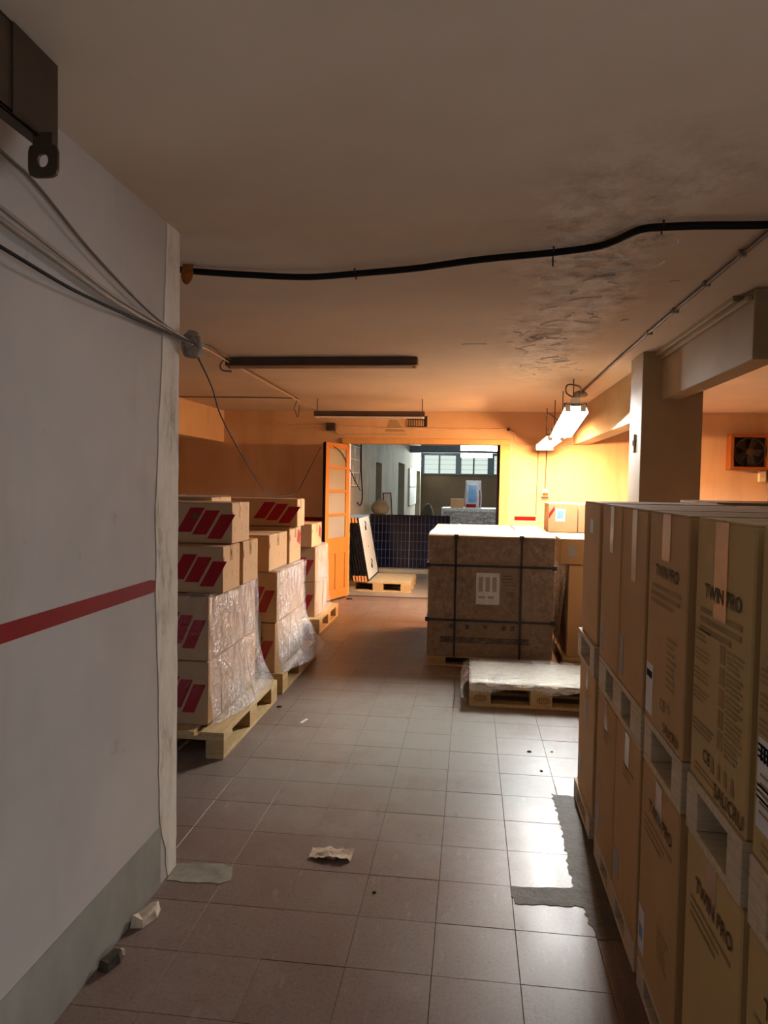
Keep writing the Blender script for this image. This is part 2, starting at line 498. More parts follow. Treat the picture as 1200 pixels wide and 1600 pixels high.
tag(obj('floor_tile_field', far_field, 'terrazzo', floor), 'far and hidden rows of terrazzo tiles', kind='stuff')

def ragged(pts, amp=0.006, step=0.03):
    out = []
    for k in range(len(pts)):
        a = Vector(pts[k]); b = Vector(pts[(k + 1) % len(pts)])
        n = max(1, int((b - a).length / step))
        for q in range(n):
            p = a.lerp(b, q / n)
            out.append((p.x + random.uniform(-amp, amp), p.y + random.uniform(-amp, amp)))
    return out
patch_pts = [(0.425, 3.55), (0.62, 3.53), (0.63, 2.40), (0.445, 2.42), (0.43, 2.60), (0.185, 2.585), (0.172, 2.69), (0.41, 2.71), (0.425, 3.1)]
tag(obj('cement_patch', MB().prism(ragged(patch_pts, 0.008, 0.022), -0.004, 0.0016), 'cement', floor), 'rough grey cement trench patch beside the right stack')
sm = [(-1.105, 2.54), (-0.90, 2.548), (-0.865, 2.575), (-0.885, 2.66), (-0.93, 2.685), (-1.105, 2.665)]
tag(obj('plaster_smear', MB().prism(ragged(sm, 0.005, 0.03), -0.002, 0.0015), 'plaster_smear', floor), 'pale plaster smear at the foot of the wall end')

# ceilings: the near slab sits a touch lower than the one over the bay
ceil = struct('ceiling', MB().box(-4.8, 4.8, 2.60, 9.6, CEIL, CEIL + 0.2), 'ceiling_paint', 'stained cream ceiling with a peeling damp strip')
obj('near_slab', MB().box(-4.8, 4.8, -3.6, 2.60, CEIL - 0.012, CEIL + 0.2), 'ceiling_paint', ceil)
fl = MB()
for k in range(70):
    y = random.uniform(2.9, 6.3); x = 0.52 + random.gauss(0, 0.15) + 0.12 * math.sin(y * 2.3)
    a = random.uniform(0, 6.28); L = random.uniform(0.04, 0.17); wd_ = random.uniform(0.002, 0.006); drop = random.uniform(0.003, 0.007)
    dx, dy = math.cos(a), math.sin(a)
    pts = [(x, y), (x + dx * L * .5 - dy * .02, y + dy * L * .5 + dx * .02), (x + dx * L, y + dy * L)]
    i = len(fl.v)
    for (px, py) in pts:
        fl.v.append((px, py, CEIL - 0.0005)); fl.v.append((px - dy * wd_, py + dx * wd_, CEIL - drop))
    for q in (0, 2): fl.f.append((i + q, i + q + 1, i + q + 3, i + q + 2))
tag(obj('paint_flake', fl, 'fixture_white', ceil), 'curling flakes of peeling ceiling paint', kind='stuff')

# near left wall, its plaster end strip, stripe and skirting
WL = -1.11
wall_left = struct('wall_left', MB().box(WL - 0.15, WL, -3.6, 2.64, 0, CEIL), 'plaster_grey', 'near grey painted wall with red stripe')
strip = MB()
zs = [0.0, 0.12, 0.24, 0.5, 0.8, 1.1, 1.4, 1.7, 2.0, 2.2, CEIL - 0.013]
ys = [2.565, 2.545, 2.50, 2.485, 2.475, 2.455, 2.45, 2.47, 2.50, 2.52, 2.53]
zz = []
for k in range(len(zs) - 1):
    for q in range(4):
        u = q / 4; zz.append((zs[k] * (1 - u) + zs[k + 1] * u, ys[k] * (1 - u) + ys[k + 1] * u + random.uniform(-.005, .005)))
zz.append((zs[-1], ys[-1]))
prof = [(y, z) for z, y in zz] + [(2.646 + random.uniform(-.003, .003), z) for z, y in reversed(zz)]
i0 = len(prof)
strip.v += [(WL - 0.001, y, z) for y, z in prof] + [(WL + 0.0025, y, z) for y, z in prof]
strip.f.append(tuple(range(i0, 2 * i0))); strip.f.append(tuple(reversed(range(i0))))
for k in range(i0): q = (k + 1) % i0; strip.f.append((k, q, i0 + q, i0 + k))
obj('plaster_strip', strip, 'plaster_patch', wall_left)
rs = MB(); rs.v += [(WL + 0.0015, -3.5, 1.10), (WL + 0.0015, -3.5, 1.147), (WL + 0.0015, 2.41, 1.148), (WL + 0.0015, 2.455, 1.140), (WL + 0.0015, 2.455, 1.102), (WL + 0.0015, 2.40, 1.100)]
rs.f.append((0, 5, 4, 3, 2, 1)); obj('painted_stripe', rs, 'red_paint', wall_left)
bb = struct('baseboard_left', MB().box(WL, WL + 0.004, -3.6, 2.50, 0, 0.225), 'skirting_grey', 'grey painted skirting of the left wall')

# outer walls
YB = 9.40
struct('wall_bay', MB().box(-4.8, -4.65, 2.6, 9.55, 0, CEIL), 'plaster_cream', 'far left wall of the bay')
struct('wall_right', MB().box(4.65, 4.8, -3.6, 9.55, 0, CEIL), 'plaster_cream', 'right outer wall')
struct('wall_rear', MB().box(-4.8, 4.8, -3.6, -3.45, 0, CEIL), 'plaster_grey', 'wall behind the photographer')
wr = MB(); wr.box(2.42, 2.57, -3.45, -1.12, 0, CEIL); wr.box(2.42, 2.57, -.08, .75, 0, CEIL); wr.box(2.42, 2.57, -1.12, -.08, 1.5, CEIL)  # added unseen partition; opening placed to keep daylight off the stack fronts
struct('wall_side_added', wr, 'plaster_grey', 'added unseen side wall with an opening shaped to steer the daylight')
DX0, DX1, DZ = -1.60, 0.36, 2.02
wb = MB(); wb.box(-4.8, DX0 - .09, YB, YB + .15, 0, CEIL); wb.box(DX1 + .12, 4.8, YB, YB + .15, 0, CEIL); wb.box(DX0 - .09, DX1 + .12, YB, YB + .15, DZ + .07, CEIL)
wall_back = struct('wall_back', wb, 'plaster_cream', 'cream wall lit orange around the wide doorway')
for x0, x1, z0, z1 in ((-2.35, -1.93, 0.99, 1.04), (0.56, 0.83, 1.06, 1.11)):
    obj('painted_stripe', MB().box(x0, x1, YB - 0.002, YB, z0, z1), 'red_paint', wall_back)
# lintel stain
ls = MB(); ls.poly([(-1.07, YB - .002, 2.335), (-1.13, YB - .002, 2.18), (-0.86, YB - .002, 2.18), (-0.92, YB - .002, 2.25), (-0.98, YB - .002, 2.335)])
obj('lintel_patch', ls, 'paint_beam', wall_back)
# door frame
fr = struct('trim_1', MB().chbox(DX0 - .09, DX0, YB - .03, YB + .16, 0, DZ, .004), 'frame_wood', 'wooden frame of the wide doorway')
obj('jamb', MB().chbox(DX1, DX1 + .12, YB - .03, YB + .16, 0, DZ, .004), 'frame_wood', fr)
obj('head', MB().chbox(DX0 - .09, DX1 + .12, YB - .03, YB + .16, DZ, DZ + .07, .004), 'frame_wood', fr)
obj('dark_stop', MB().box(DX1 - .035, DX1, YB + .02, YB + .10, 0, DZ), 'ink_black', fr)
# door leaf swung into the bay
P0 = Vector((DX0, YB - .04, 0)); P1 = Vector((-1.80, 8.79, 0))
dirv = (P1 - P0); W = dirv.length; ang = math.atan2(dirv.y, dirv.x)
leaf = empty('door_1', P0, ang, 'open wooden door leaf with four frosted panes'); leaf['kind'] = 'structure'
T = 0.02
obj('hinge_stile', MB().chbox(0, .085, -T, T, .02, 2.0, .003), 'door_wood', leaf)
obj('lock_stile', MB().chbox(W - .085, W, -T, T, .02, 2.0, .003), 'door_wood', leaf)
obj('dark_edge', MB().box(W, W + .004, -T, T, .02, 2.0), 'ink_black', leaf)
for z0, z1 in ((.02, .14), (.60, .80), (1.075, 1.11), (1.375, 1.41), (1.675, 1.71), (1.93, 2.0)):
    obj('rail', MB().chbox(.085, W - .085, -T, T, z0, z1, .003), 'door_wood', leaf)
for z0, z1 in ((.80, 1.075), (1.11, 1.375), (1.41, 1.675), (1.71, 1.93)):
    obj('pane', MB().box(.085, W - .085, -.004, .004, z0, z1), 'frosted_glass', leaf)
obj('muntin', MB().chbox(W / 2 - .03, W / 2 + .03, -T, T, .14, .60, .003), 'door_wood', leaf)
for x0, x1 in ((.085, W / 2 - .03), (W / 2 + .03, W - .085)):
    obj('panel', MB().chbox(x0, x1, -.008, .008, .14, .60, .003), 'door_wood', leaf)

# pillar and beams
pil = struct('wall_pillar', MB().chbox(1.16, 1.565, 5.2, 5.57, 0, CEIL, .004), 'paint_beam', 'square pillar behind the right-hand stacks')
sw = obj('switch', MB().chbox(1.148, 1.16, 5.37, 5.44, 1.76, 1.885, .003), 'switch_plate', pil)
obj('rocker', MB().chbox(1.143, 1.149, 5.39, 5.42, 1.80, 1.845, .002), 'fixture_white', sw)
bm1 = struct('trim_2', MB().chbox(1.29, 1.425, 3.58, 5.2, 2.11, CEIL, .004), 'paint_beam', 'near beam running into the pillar')
obj('cove_strip', MB().chbox(1.265, 1.29, 3.60, 5.2, 2.385, 2.41, .004), 'paint_beam', bm1)
obj('cove_strip', MB().chbox(1.24, 1.29, 3.72, 5.2, 2.41, CEIL, .004), 'paint_beam', bm1)
struct('trim_3', MB().chbox(1.275, 1.445, 5.57, YB, 2.03, CEIL, .004), 'paint_beam', 'beam from the pillar to the back wall')
struct('trim_4', MB().chbox(-3.50, -3.30, 2.7, YB, 2.02, CEIL, .004), 'plaster_cream', 'beam over the left side of the bay')
struct('trim_5', MB().chbox(1.43, 4.65, 3.45, 3.60, 2.13, CEIL, .004), 'paint_beam', 'cross beam to the right wall')

# ------------------------------------------------------------------ far hall seen through the doorway
HX0, HX1, HY1, HZ = -1.78, 4.6, 26.0, 3.2
struct('floor_hall', MB().box(-2.4, HX1, 9.55, HY1 + .2, -.12, 0), 'hall_floor', 'grey floor of the far hall')
struct('ceiling_hall', MB().box(-2.4, HX1, 9.55, HY1 + .2, HZ, HZ + .15), 'hall_ceiling', 'ceiling of the far hall')
struct('wall_hall_right', MB().box(HX1, HX1 + .15, 9.55, HY1 + .2, 0, HZ), 'hall_wall', 'right wall of the far hall')
wh = MB()
ops = [(13.5, 14.4, 1.10, 1.90), (17.7, 19.4, 0.0, 2.03), (23.2, 25.4, 0.0, 1.95)]
y = 9.55
for a0, a1, z0, z1 in ops:
    wh.box(HX0 - .2, HX0, y, a0, 0, HZ)
    if z0 > 0: wh.box(HX0 - .2, HX0, a0, a1, 0, z0)
    wh.box(HX0 - .2, HX0, a0, a1, z1, HZ)
    y = a1
wh.box(HX0 - .2, HX0, y, HY1 + .2, 0, HZ)
whl = struct('wall_hall_left', wh, 'hall_wall', 'streaked pale left wall of the far hall')
obj('recess_back', MB().box(HX0 - .26, HX0 - .2, 9.6, HY1, 0, HZ), 'recess_dark', whl)
# barred grille
gr = empty('window_5', (HX0 + .01, 10.35, 1.46), 0, 'white barred grille on the hall wall'); gr['kind'] = 'structure'
obj('opening', MB().box(0, .004, -.04, 1.12, -.02, .64), 'recess_dark', gr)
for k in range(9): obj('bar', MB().tube([(0.012, k * .135, 0), (0.012, k * .135, .60)], .007, 6), 'white_paint', gr)
for z in (0.0, .2, .4, .6): obj('cross_bar', MB().tube([(0.012, 0, z), (0.012, 1.08, z)], .006, 6), 'white_paint', gr)
# white door
dw = struct('door_2', MB().chbox(HX0, HX0 + .05, 20.6, 23.0, 0.88, 1.95, .004), 'white_paint', 'white framed board on the hall wall')
obj('rail', MB().box(HX0 + .05, HX0 + .06, 20.6, 23.0, 1.40, 1.44), 'hall_steel', dw)
# end wall and clerestory
we = MB(); we.box(-2.4, HX1, HY1, HY1 + .2, 0, 1.88); we.box(-2.4, HX1, HY1, HY1 + .2, 2.56, HZ)
wh_end = struct('wall_hall_end', we, 'hall_wall_dark', 'dark brown end wall of the far hall')
obj('steel_lintel', MB().box(-1.78, HX1, HY1 - .05, HY1, 2.54, HZ), 'hall_steel', wh_end)
wins = [(-1.66, -1.17), (-1.11, -0.56), (-0.36, 0.05), (0.11, 0.57)]
posts = [(-2.4, -1.68), (-1.17, -1.11), (-0.56, -0.36), (0.05, 0.11), (0.57, 0.80), (0.80 + .45, 0.80 + .52), (1.75, 2.0), (2.9, HX1)]
for k, (x0, x1) in enumerate(wins + [(0.80, 1.25), (1.32, 1.75), (2.0, 2.9)]):
    w_ = struct('window_%d' % (k + 6), MB().box(x0, x1, HY1 + .1, HY1 + .12, 1.88, 2.56), 'window_light', 'bright louvred clerestory window')
    for q in range(1, 4): obj('louvre', MB().box(x0, x1, HY1 + .06, HY1 + .10, 1.88 + q * .17 - .006, 1.88 + q * .17 + .006), 'white_paint', w_)
for x0, x1 in posts: obj('mullion', MB().box(x0, x1, HY1 - .03, HY1 + .12, 1.88, 2.56), 'hall_steel', wh_end)
obj('sill', MB().box(-1.78, HX1, HY1 - .06, HY1 + .1, 1.86, 1.90), 'hall_steel', wh_end)
# hall roof beam and tubes
struct('trim_6', MB().box(-1.78, HX1, 20.9, 21.2, 2.42, 2.62), 'hall_steel', 'steel roof beam across the far hall')
for yy, x0, x1, zc, lab in ((14.0, -0.21, 0.62, 2.205, 'nearer lit tube lamp seen at the top of the doorway'), (18.6, -0.27, 0.52, 2.25, 'farther lit tube lamp below the steel beam in the hall')):
    e = empty('tube_lamp', (0, yy, zc), 0, lab, 'lamp', 'lit tubes in the far hall')
    obj('housing', MB().chbox(x0, x1, -.05, .05, .056, .10, .004), 'fixture_white', e)
    obj('tube', MB().tube([(x0, 0, 0), (x1, 0, 0)], .045, 12), 'tube_cool', e)
    for xx in (x0 + .1, x1 - .1): obj('hanger_rod', MB().tube([(xx, 0, .10), (xx, 0, HZ - zc)], .005, 6), 'fixture_metal', e)

# ------------------------------------------------------------------ pallets
def pallet(name, loc, lx, ly, h, label, rz=0.0, decks=5, along='y', wood='pallet_wood', sheet=False, group=None, nmid=3):
    """nine-block pallet; deck boards run along the given axis"""
    e = empty(name, loc, rz, label, 'pallet', group)
    k = h / 0.144
    zb, zk, zs_ = .022 * k, .100 * k, .122 * k
    sw_ = (lambda a, b, c, d, z0, z1: MB().chbox(a, b, c, d, z0, z1, .002)) if along == 'y' else (lambda a, b, c, d, z0, z1: MB().chbox(c, d, a, b, z0, z1, .002))
    L, Wd = (ly, lx) if along == 'y' else (lx, ly)      # L along boards, Wd across
    bw = .10 if Wd > .5 else .07
    def place(nm, w_, l_, z0, z1, spots, mat):
        me = sw_(-w_ / 2, w_ / 2, -l_ / 2, l_ / 2, z0, z1).mesh(nm, mat)
        for (a, b) in spots: link(nm, me, e, (a, b, 0) if along == 'y' else (b, a, 0))
    ax = [-Wd / 2 + bw / 2, 0, Wd / 2 - bw / 2]
    bl = min(.145, L * .22)
    ay = [-L / 2 + bl / 2, 0, L / 2 - bl / 2] if nmid == 3 else [-L / 2 + bl / 2, L / 2 - bl / 2]
    place('bottom_board', bw, L, 0, zb, [(a, 0) for a in ax], wood)
    place('block', bw, bl, zb, zk, [(a, b) for a in ax for b in ay], 'pallet_block_pale' if wood == 'pallet_wood_pale' else 'pallet_block')
    place('stringer_board', Wd, bl, zk, zs_, [(0, b) for b in ay], wood)
    dwid = Wd / decks * .8
    sp = [(-Wd / 2 + dwid / 2 + q * (Wd - dwid) / (decks - 1), 0) for q in range(decks)]
    place('deck_board', dwid, L, zs_, h, sp, wood)
    return e

# ------------------------------------------------------------------ cartons
def red_marks(parent, x0, z0, w, h, face='ny', off=0.0):
    """three slanted red parallelograms, as printed on the cartons; face ny: (x,z) on the -Y face"""
    for k, (dz) in enumerate((0.10, 0.03, -0.08)):
        a = x0 + w * (0.0 + 0.29 * k); sl = w * .26; pw = w * .27
        zb = z0 + h * (0.12 + dz) ; zt = zb + h * .72
        pts = [(a, zb), (a + pw, zb), (a + pw + sl, zt), (a + sl, zt)]
        m = MB()
        if face == 'ny': m.poly([(p, off - .0012, q) for p, q in pts])
        else: m.poly([(off + .0012, p, q) for p, q in pts])
        obj('red_mark', m, 'red_print', parent)

def carton(loc, sx, sy, sz, label, group=None, mat='cardboard', rz=0.0, tape=True, flaps=True, name='carton', cat='box', seam='y'):
    """loc = centre of the base"""
    e = empty(name, loc, rz, label, cat, group)
    obj('body', MB().chbox(-sx / 2, sx / 2, -sy / 2, sy / 2, 0, sz - .004, .004), mat, e)
    if flaps:
        g = .0025
        if seam == 'y':
            for s_ in (-1, 1):
                a, b = sorted((s_ * g, s_ * (sx / 2 - .002)))
                obj('flap', MB().box(a, b, -sy / 2 + .002, sy / 2 - .002, sz - .004, sz), mat, e)
        else:
            for s_ in (-1, 1):
                a, b = sorted((s_ * g, s_ * (sy / 2 - .002)))
                obj('flap', MB().box(-sx / 2 + .002, sx / 2 - .002, a, b, sz - .004, sz), mat, e)
    if tape:
        tm = MB()
        if seam == 'y':
            tm.box(-.025, .025, -sy / 2, sy / 2, sz, sz + .0006); tm.box(-.025, .025, -sy / 2 - .0012, -sy / 2, sz - .09, sz); tm.box(-.025, .025, sy / 2, sy / 2 + .0012, sz - .09, sz)
        else:
            tm.box(-sx / 2, sx / 2, -.025, .025, sz, sz + .0006); tm.box(-sx / 2 - .0012, -sx / 2, -.025, .025, sz - .09, sz); tm.box(sx / 2, sx / 2 + .0012, -.025, .025, sz - .09, sz)
        obj('tape', tm, 'tape_clear', e)
    e['dims'] = (sx, sy, sz)
    return e
def box_at(x0, x1, y0, y1, z0, z1, label, **kw):
    return carton(((x0 + x1) / 2, (y0 + y1) / 2, z0), x1 - x0, y1 - y0, z1 - z0, label, **kw)

def side_print(e, kind='px'):
    """small dark print on the lit +X end of a carton"""
    sx, sy, sz = e['dims']
    m = MB(); x = sx / 2 + .0012
    for (u, v, a, b) in ((-.06, .78, .02, .12), (.30, .80, .02, .10), (.02, .30, .018, .16), (.26, .34, .03, .05), (.27, .22, .03, .04), (-.36, .30, .016, .10)):
        y0 = u * sy; z0 = v * sz
        m.poly([(x, y0, z0), (x, y0 + a, z0), (x, y0 + a, z0 + b * sz), (x, y0, z0 + b * sz)])
    obj('print', m, 'ink_soft', e)
    r = MB().poly([(x, -sy / 2 + .004, sz * .62), (x, -sy / 2 + .022, sz * .62), (x, -sy / 2 + .022, sz * .80), (x, -sy / 2 + .004, sz * .74)])
    obj('red_mark', r, 'red_print', e)

def wrinkle(amp, seed):
    rnd = random.Random(seed)
    ws = [(rnd.uniform(3, 16), rnd.uniform(3, 22), rnd.uniform(0, 6.28), rnd.uniform(.3, 1)) for _ in range(7)]
    return lambda u, v: amp * sum(a * math.sin(fx * u * 3.1 + fy * v * 2.3 + ph) for fx, fy, ph, a in ws) / 3.5

def wrapped_block(prefix, X0, X1, Y0, Y1, Z0, Z1, n, where, flare, flare_len, seed, front_label=None):
    """cartons two high, n deep, under a film that flares out to the pallet edge on the +X side"""
    words_ = ['first', 'second', 'third', 'fourth', 'fifth']
    H2 = (Z1 - Z0) / 2
    dy = (Y1 - Y0) / n
    for lev in (0, 1):
        for k in range(n):
            jit = random.uniform(0, .010)
            e = box_at(X0, X1 - jit, Y0 + k * dy + .002, Y0 + (k + 1) * dy - .002, Z0 + lev * H2, Z0 + (lev + 1) * H2 - .002,
                   '%s carton from the front, %s course, under film on the %s' % (words_[k], ('lower', 'upper')[lev], where),
                   group='film-wrapped cartons on the left pallets', tape=(lev == 1), flaps=(lev == 1), name='wrapped_carton', seam='x')
            sx, sy, sz = e['dims']
            if k == 0: red_marks(e, sx / 2 - .30, .06, .26, sz * .62, 'ny', -sy / 2)
    f = empty('stretch_film', ((X0 + X1) / 2, (Y0 + Y1) / 2, Z0), 0, 'clear crinkled stretch film around the carton block on the %s' % where, 'film', 'stretch film on the left pallets')
    cx, cy = (X0 + X1) / 2, (Y0 + Y1) / 2
    wr_ = wrinkle(.007, seed)
    Hh = Z1 - Z0
    def side(u, v):
        # u along Y, v from top to bottom
        y = Y0 - .006 + u * (Y1 - Y0 + .02)
        z = Hh * (1 - v) + .01 * math.sin(9 * u + seed) * (1 - v)
        fl_ = flare * max(0, (v - .45) / .55) ** 2 * (0.25 + 0.75 * min(1, u / .35))
        y2 = y + flare_len * u * max(0, (v - .4) / .6) ** 2
        return (X1 - cx + .008 + fl_ + wr_(u, v), y2 - cy, z + .004)
    obj('side_sheet', MB().sheet(side, 36, 40), 'film', f)
    wr2 = wrinkle(.004, seed + 3)
    obj('front_sheet', MB().sheet(lambda u, v: (X0 - cx + u * (X1 - X0 + .008), Y0 - cy - .008 + wr2(u, v), Hh * (1 - v) + .003), 20, 24), 'film_dark', f)
    obj('top_lap', MB().sheet(lambda u, v: (X1 - cx + .008 - v * .16, Y0 - cy + u * (Y1 - Y0 + .01), Hh + .004 + abs(wr2(u * 2, v))), 24, 6), 'film_milky', f)
    return f

# ---- nearest left pallet
pallet('euro_pallet', (-1.69, 4.25, 0), .80, 1.08, .144, 'worn wooden pallet under the nearest left-hand carton stack', rz=0, group='pallets under the left-hand stacks')
wrapped_block('s1', -2.04, -1.415, 3.81, 4.70, .144, .862, 4, 'nearest left pallet', .105, .05, 1)
G = 'loose red-striped cartons on the left stacks'
e = box_at(-2.05, -1.372, 3.905, 4.205, .866, 1.130, 'striped carton with lit end, nearest of the pair on the nearest left stack', group=G, seam='x'); red_marks(e, .03, .03, .30, .20, 'ny', -.15); side_print(e)
e = box_at(-2.05, -1.372, 4.265, 4.575, .866, 1.130, 'carton right behind a dark gap on the nearest left stack', group=G, seam='x'); side_print(e)
e = box_at(-2.00, -1.372, 4.055, 4.385, 1.134, 1.372, 'topmost red-striped carton on the nearest left stack', group=G, seam='x'); red_marks(e, -.02, .02, .32, .20, 'ny', -.165); side_print(e)
m = MB(); m.poly([(-.25 + .31, -.1665, .155), (-.25 + .34, -.1665, .175), (-.25 + .37, -.1665, .155), (-.25 + .34, -.1665, .138)]); obj('print', m, 'ink', e)
e = box_at(-2.25, -1.63, 4.42, 4.80, 1.134, 1.392, 'carton topped with shiny film at the back of the nearest left stack', group=G, seam='x')
obj('film_lap', MB().sheet(lambda u, v, w2=wrinkle(.006, 21): (-.31 + u * .625, -.193 + v * .38, .262 + abs(w2(u, v))), 20, 10), 'film_milky', e)
tag(obj('film_strip', MB().sheet(lambda u, v, w2=wrinkle(.004, 5): (-1.395 + .105 * u * u * 1.0, 4.30 + .012 * math.sin(u * 5) + v * .012, .85 - u * .70), 20, 1), 'grey_cable', None), 'thin cord hanging down the film on the nearest left stack', 'cord')

# ---- second left pallet
pallet('euro_pallet', (-1.69, 5.50, 0), .80, 1.12, .144, 'wooden pallet under the second left-hand carton stack', group='pallets under the left-hand stacks')
wrapped_block('s2', -2.02, -1.345, 4.955, 5.80, .144, .862, 4, 'second left pallet', .15, .14, 8)
e = box_at(-2.05, -1.40, 4.94, 5.44, .866, 1.122, 'long carton with film-edged top on the second left stack', group=G, seam='x'); side_print(e)
e = box_at(-2.05, -1.385, 5.46, 5.83, .866, 1.148, 'carton with red mark on its lit end on the second left stack', group=G, seam='x'); side_print(e)
red_marks(e, .05, .12, .12, .14, 'px', .3325)
e = box_at(-2.20, -1.335, 5.50, 5.74, 1.152, 1.368, 'topmost red-striped carton on the second left stack', group=G, seam='x'); red_marks(e, .08, .02, .34, .18, 'ny', -.12); side_print(e)
tag(obj('paper_label', MB().box(-1.52, -1.45, 4.936, 4.938, .32, .55), 'label_grey'), 'grey paper sheet behind film on the second left stack', 'label')

# ---- third left pallet
pallet('euro_pallet', (-1.86, 7.50, 0), .80, 1.02, .144, 'wooden pallet under the farthest left-hand carton stack', group='pallets under the left-hand stacks')
wrapped_block('s3', -2.14, -1.53, 7.10, 7.70, .144, .850, 3, 'third left pallet', .03, .05, 15)
e = box_at(-2.20, -1.555, 7.02, 7.48, .854, 1.085, 'carton with red mark on its end on the third left stack', group=G, seam='x'); side_print(e)
red_marks(e, .08, .06, .11, .15, 'px', .3225)

# ---- strapped crate in the middle
CX0, CX1, CY0, CY1, CZ0, CZ1 = -.335, .685, 5.95, 7.65, .085, 1.085
pallet('crate_pallet', (.175, 6.80, 0), 1.0, 1.68, .085, 'low wooden pallet under the strapped brown crate', along='x', decks=9)
cr = empty('panel_crate', (.175, 6.80, CZ0), 0, 'large brown cardboard crate with black straps in the middle of the aisle', 'crate')
hx, hy, hz = .51, .85, 1.0
obj('body', MB().chbox(-hx, hx, -hy, hy, 0, hz - .012, .005), 'cardboard_crate', cr)
lid = obj('lid', MB().chbox(-hx - .006, hx + .006, -hy - .006, hy + .006, hz - .012, hz, .003), 'cardboard_pale', cr)
obj('seam', MB().box(.335, .338, -hy - .0015, -hy, 0, hz - .015), 'ink', cr)
def strap(x):
    m = MB(); w_ = .009; t_ = .004
    m.box(x - w_, x + w_ , -hy - .012 - t_, -hy - .008, 0, hz + .004); m.box(x - w_, x + w_, -hy - .016, hy + .016, hz + .002, hz + .006); m.box(x - w_, x + w_, hy + .008, hy + .012, 0, hz + .004)
    return m
for x in (-.285, .245):
    s_ = obj('strap', strap(x), 'strap', cr)
    obj('edge_protector', MB().chbox(x - .018, x + .018, -hy - .020, -hy + .03, hz - .03, hz + .010, .003), 'strap', s_)
for z in (.755, .305):
    m = MB(); t_ = .009
    m.box(-hx - .014, hx + .014, -hy - .016, -hy - .012, z - t_, z + t_); m.box(-hx - .014, -hx - .010, -hy - .014, hy, z - t_, z + t_); m.box(hx + .010, hx + .014, -hy - .014, hy, z - t_, z + t_)
    s_ = obj('strap', m, 'strap', cr)
    for sx_ in (-1, 1): obj('edge_protector', MB().chbox(min(sx_ * (hx + .018), sx_ * (hx - .02)), max(sx_ * (hx + .018), sx_ * (hx - .02)), -hy - .021, -hy + .01, z - .018, z + .018, .003), 'strap', s_)
lb = obj('label', MB().box(-.115, .075, -hy - .0022, -hy - .001, .44, .70), 'label_paper', cr)
pm = MB()
for q in range(3): pm.box(-.095 + q * .055, -.06 + q * .055, -hy - .0034, -hy - .0024, .545, .665)
for q in range(2): pm.box(-.095 + q * .075, -.04 + q * .07, -hy - .0034, -hy - .0024, .49, .508)
obj('print', pm, 'label_grey', lb)
obj('print_block', MB().box(.13, .195, -hy - .0015, -hy, .50, .55), 'ink', cr)
pm = MB()
pm.box(-.40, .32, -hy - .0015, -hy, .115, .165)
for x in (-.33, -.20, -.05, .10, .17): pm.box(x, x + .035, -hy - .0015, -hy, .23, .27)
for q in range(4): pm.box(.10, .20 - .01 * q, -hy - .0015, -hy, .60 + q * .025, .606 + q * .025)
obj('print', pm, 'ink_crate', cr)
w2 = wrinkle(.0045, 31)
obj('film_front', MB().sheet(lambda u, v: (-hx - .01 + u * (2 * hx + .02), -hy - .0060 + w2(u, v) * .5, hz * (1 - v)), 30, 30), 'film_glint', cr)
w3 = wrinkle(.004, 33)
obj('film_top', MB().sheet(lambda u, v: (-hx + u * 2 * hx, -hy - .01 + v * .6, hz + .012 + abs(w3(u, v))), 20, 12), 'film_milky', cr)

# ---- flat pallet with a sheet lying on it
fp = pallet('flat_pallet', (.50, 5.23, 0), .96, .66, .144, 'low pallet with a cream sheet under film in front of the crate', along='x', decks=5)
obj('top_sheet', MB().sheet(lambda u, v, w2=wrinkle(.003, 41): (-.47 + u * .95, -.325 + v * .65 + .008 * math.sin(u * 11) * (1 - v), .150 + w2(u, v) + .012 * (1 - u) * (1 - v) * math.sin(u * 30)), 30, 12), 'insulation_sheet', fp)
obj('film_cover', MB().sheet(lambda u, v, w2=wrinkle(.006, 43): (-.485 + u * .97, -.335 + v * .68, .166 + w2(u, v)), 30, 16), 'film', fp)
obj('film_skirt', MB().sheet(lambda u, v, w2=wrinkle(.008, 44): (-.485 + u * .97, -.338 + w2(u, v) * .5 - .006, .166 - v * (.045 + .02 * math.sin(u * 13))), 40, 5), 'film_milky', fp)
obj('film_bunch', MB().sheet(lambda u, v, w2=wrinkle(.016, 46): (-.485 - .05 * math.sin(v * 3.14) - abs(w2(u, v)), -.335 + u * .62, .18 - v * .165 + w2(v, u) * .5), 26, 16), 'film', fp)
st = MB()
for x0 in (-.452, -.03):
    st.tube([(x0 + .045 + .043 * math.cos(a * .2094), -.3315, .060 + .020 * math.sin(a * .2094)) for a in range(31)], .0016, 4)
    for q in range(5): st.box(x0 + .016 + q * .013, x0 + .020 + q * .013, -.3318, -.3305, .048, .073)
obj('stamp', st, 'ink', fp)

# ---- stack to the right of the crate
pallet('euro_pallet', (1.20, 6.55, 0), .86, 1.22, .120, 'wooden pallet under the wrapped cartons right of the crate')
G4 = 'cartons stacked right of the crate'
box_at(.80, 1.60, 5.96, 7.12, .122, .868, 'tall film-wrapped carton block right of the crate', group=G4, seam='x', name='wrapped_carton')
e = box_at(.73, 1.55, 5.955, 6.58, .874, 1.080, 'carton with grey label resting on the wrapped block right of the crate', group=G4, seam='x')
obj('label', MB().box(-.35, -.285, -.3145, -.3128, .06, .155), 'label_grey', e)
box_at(.73, 1.55, 6.62, 7.15, .874, 1.080, 'carton mostly hidden behind the labelled one, right of the crate', group=G4, seam='x')
e = box_at(.705, .965, 6.72, 7.10, 1.084, 1.350, 'upper carton with blue-white label and red mark by the wall outlet', group=G4, seam='x')
obj('label', MB().box(-.065, .02, -.1915, -.1902, .10, .215), 'label_paper', e)
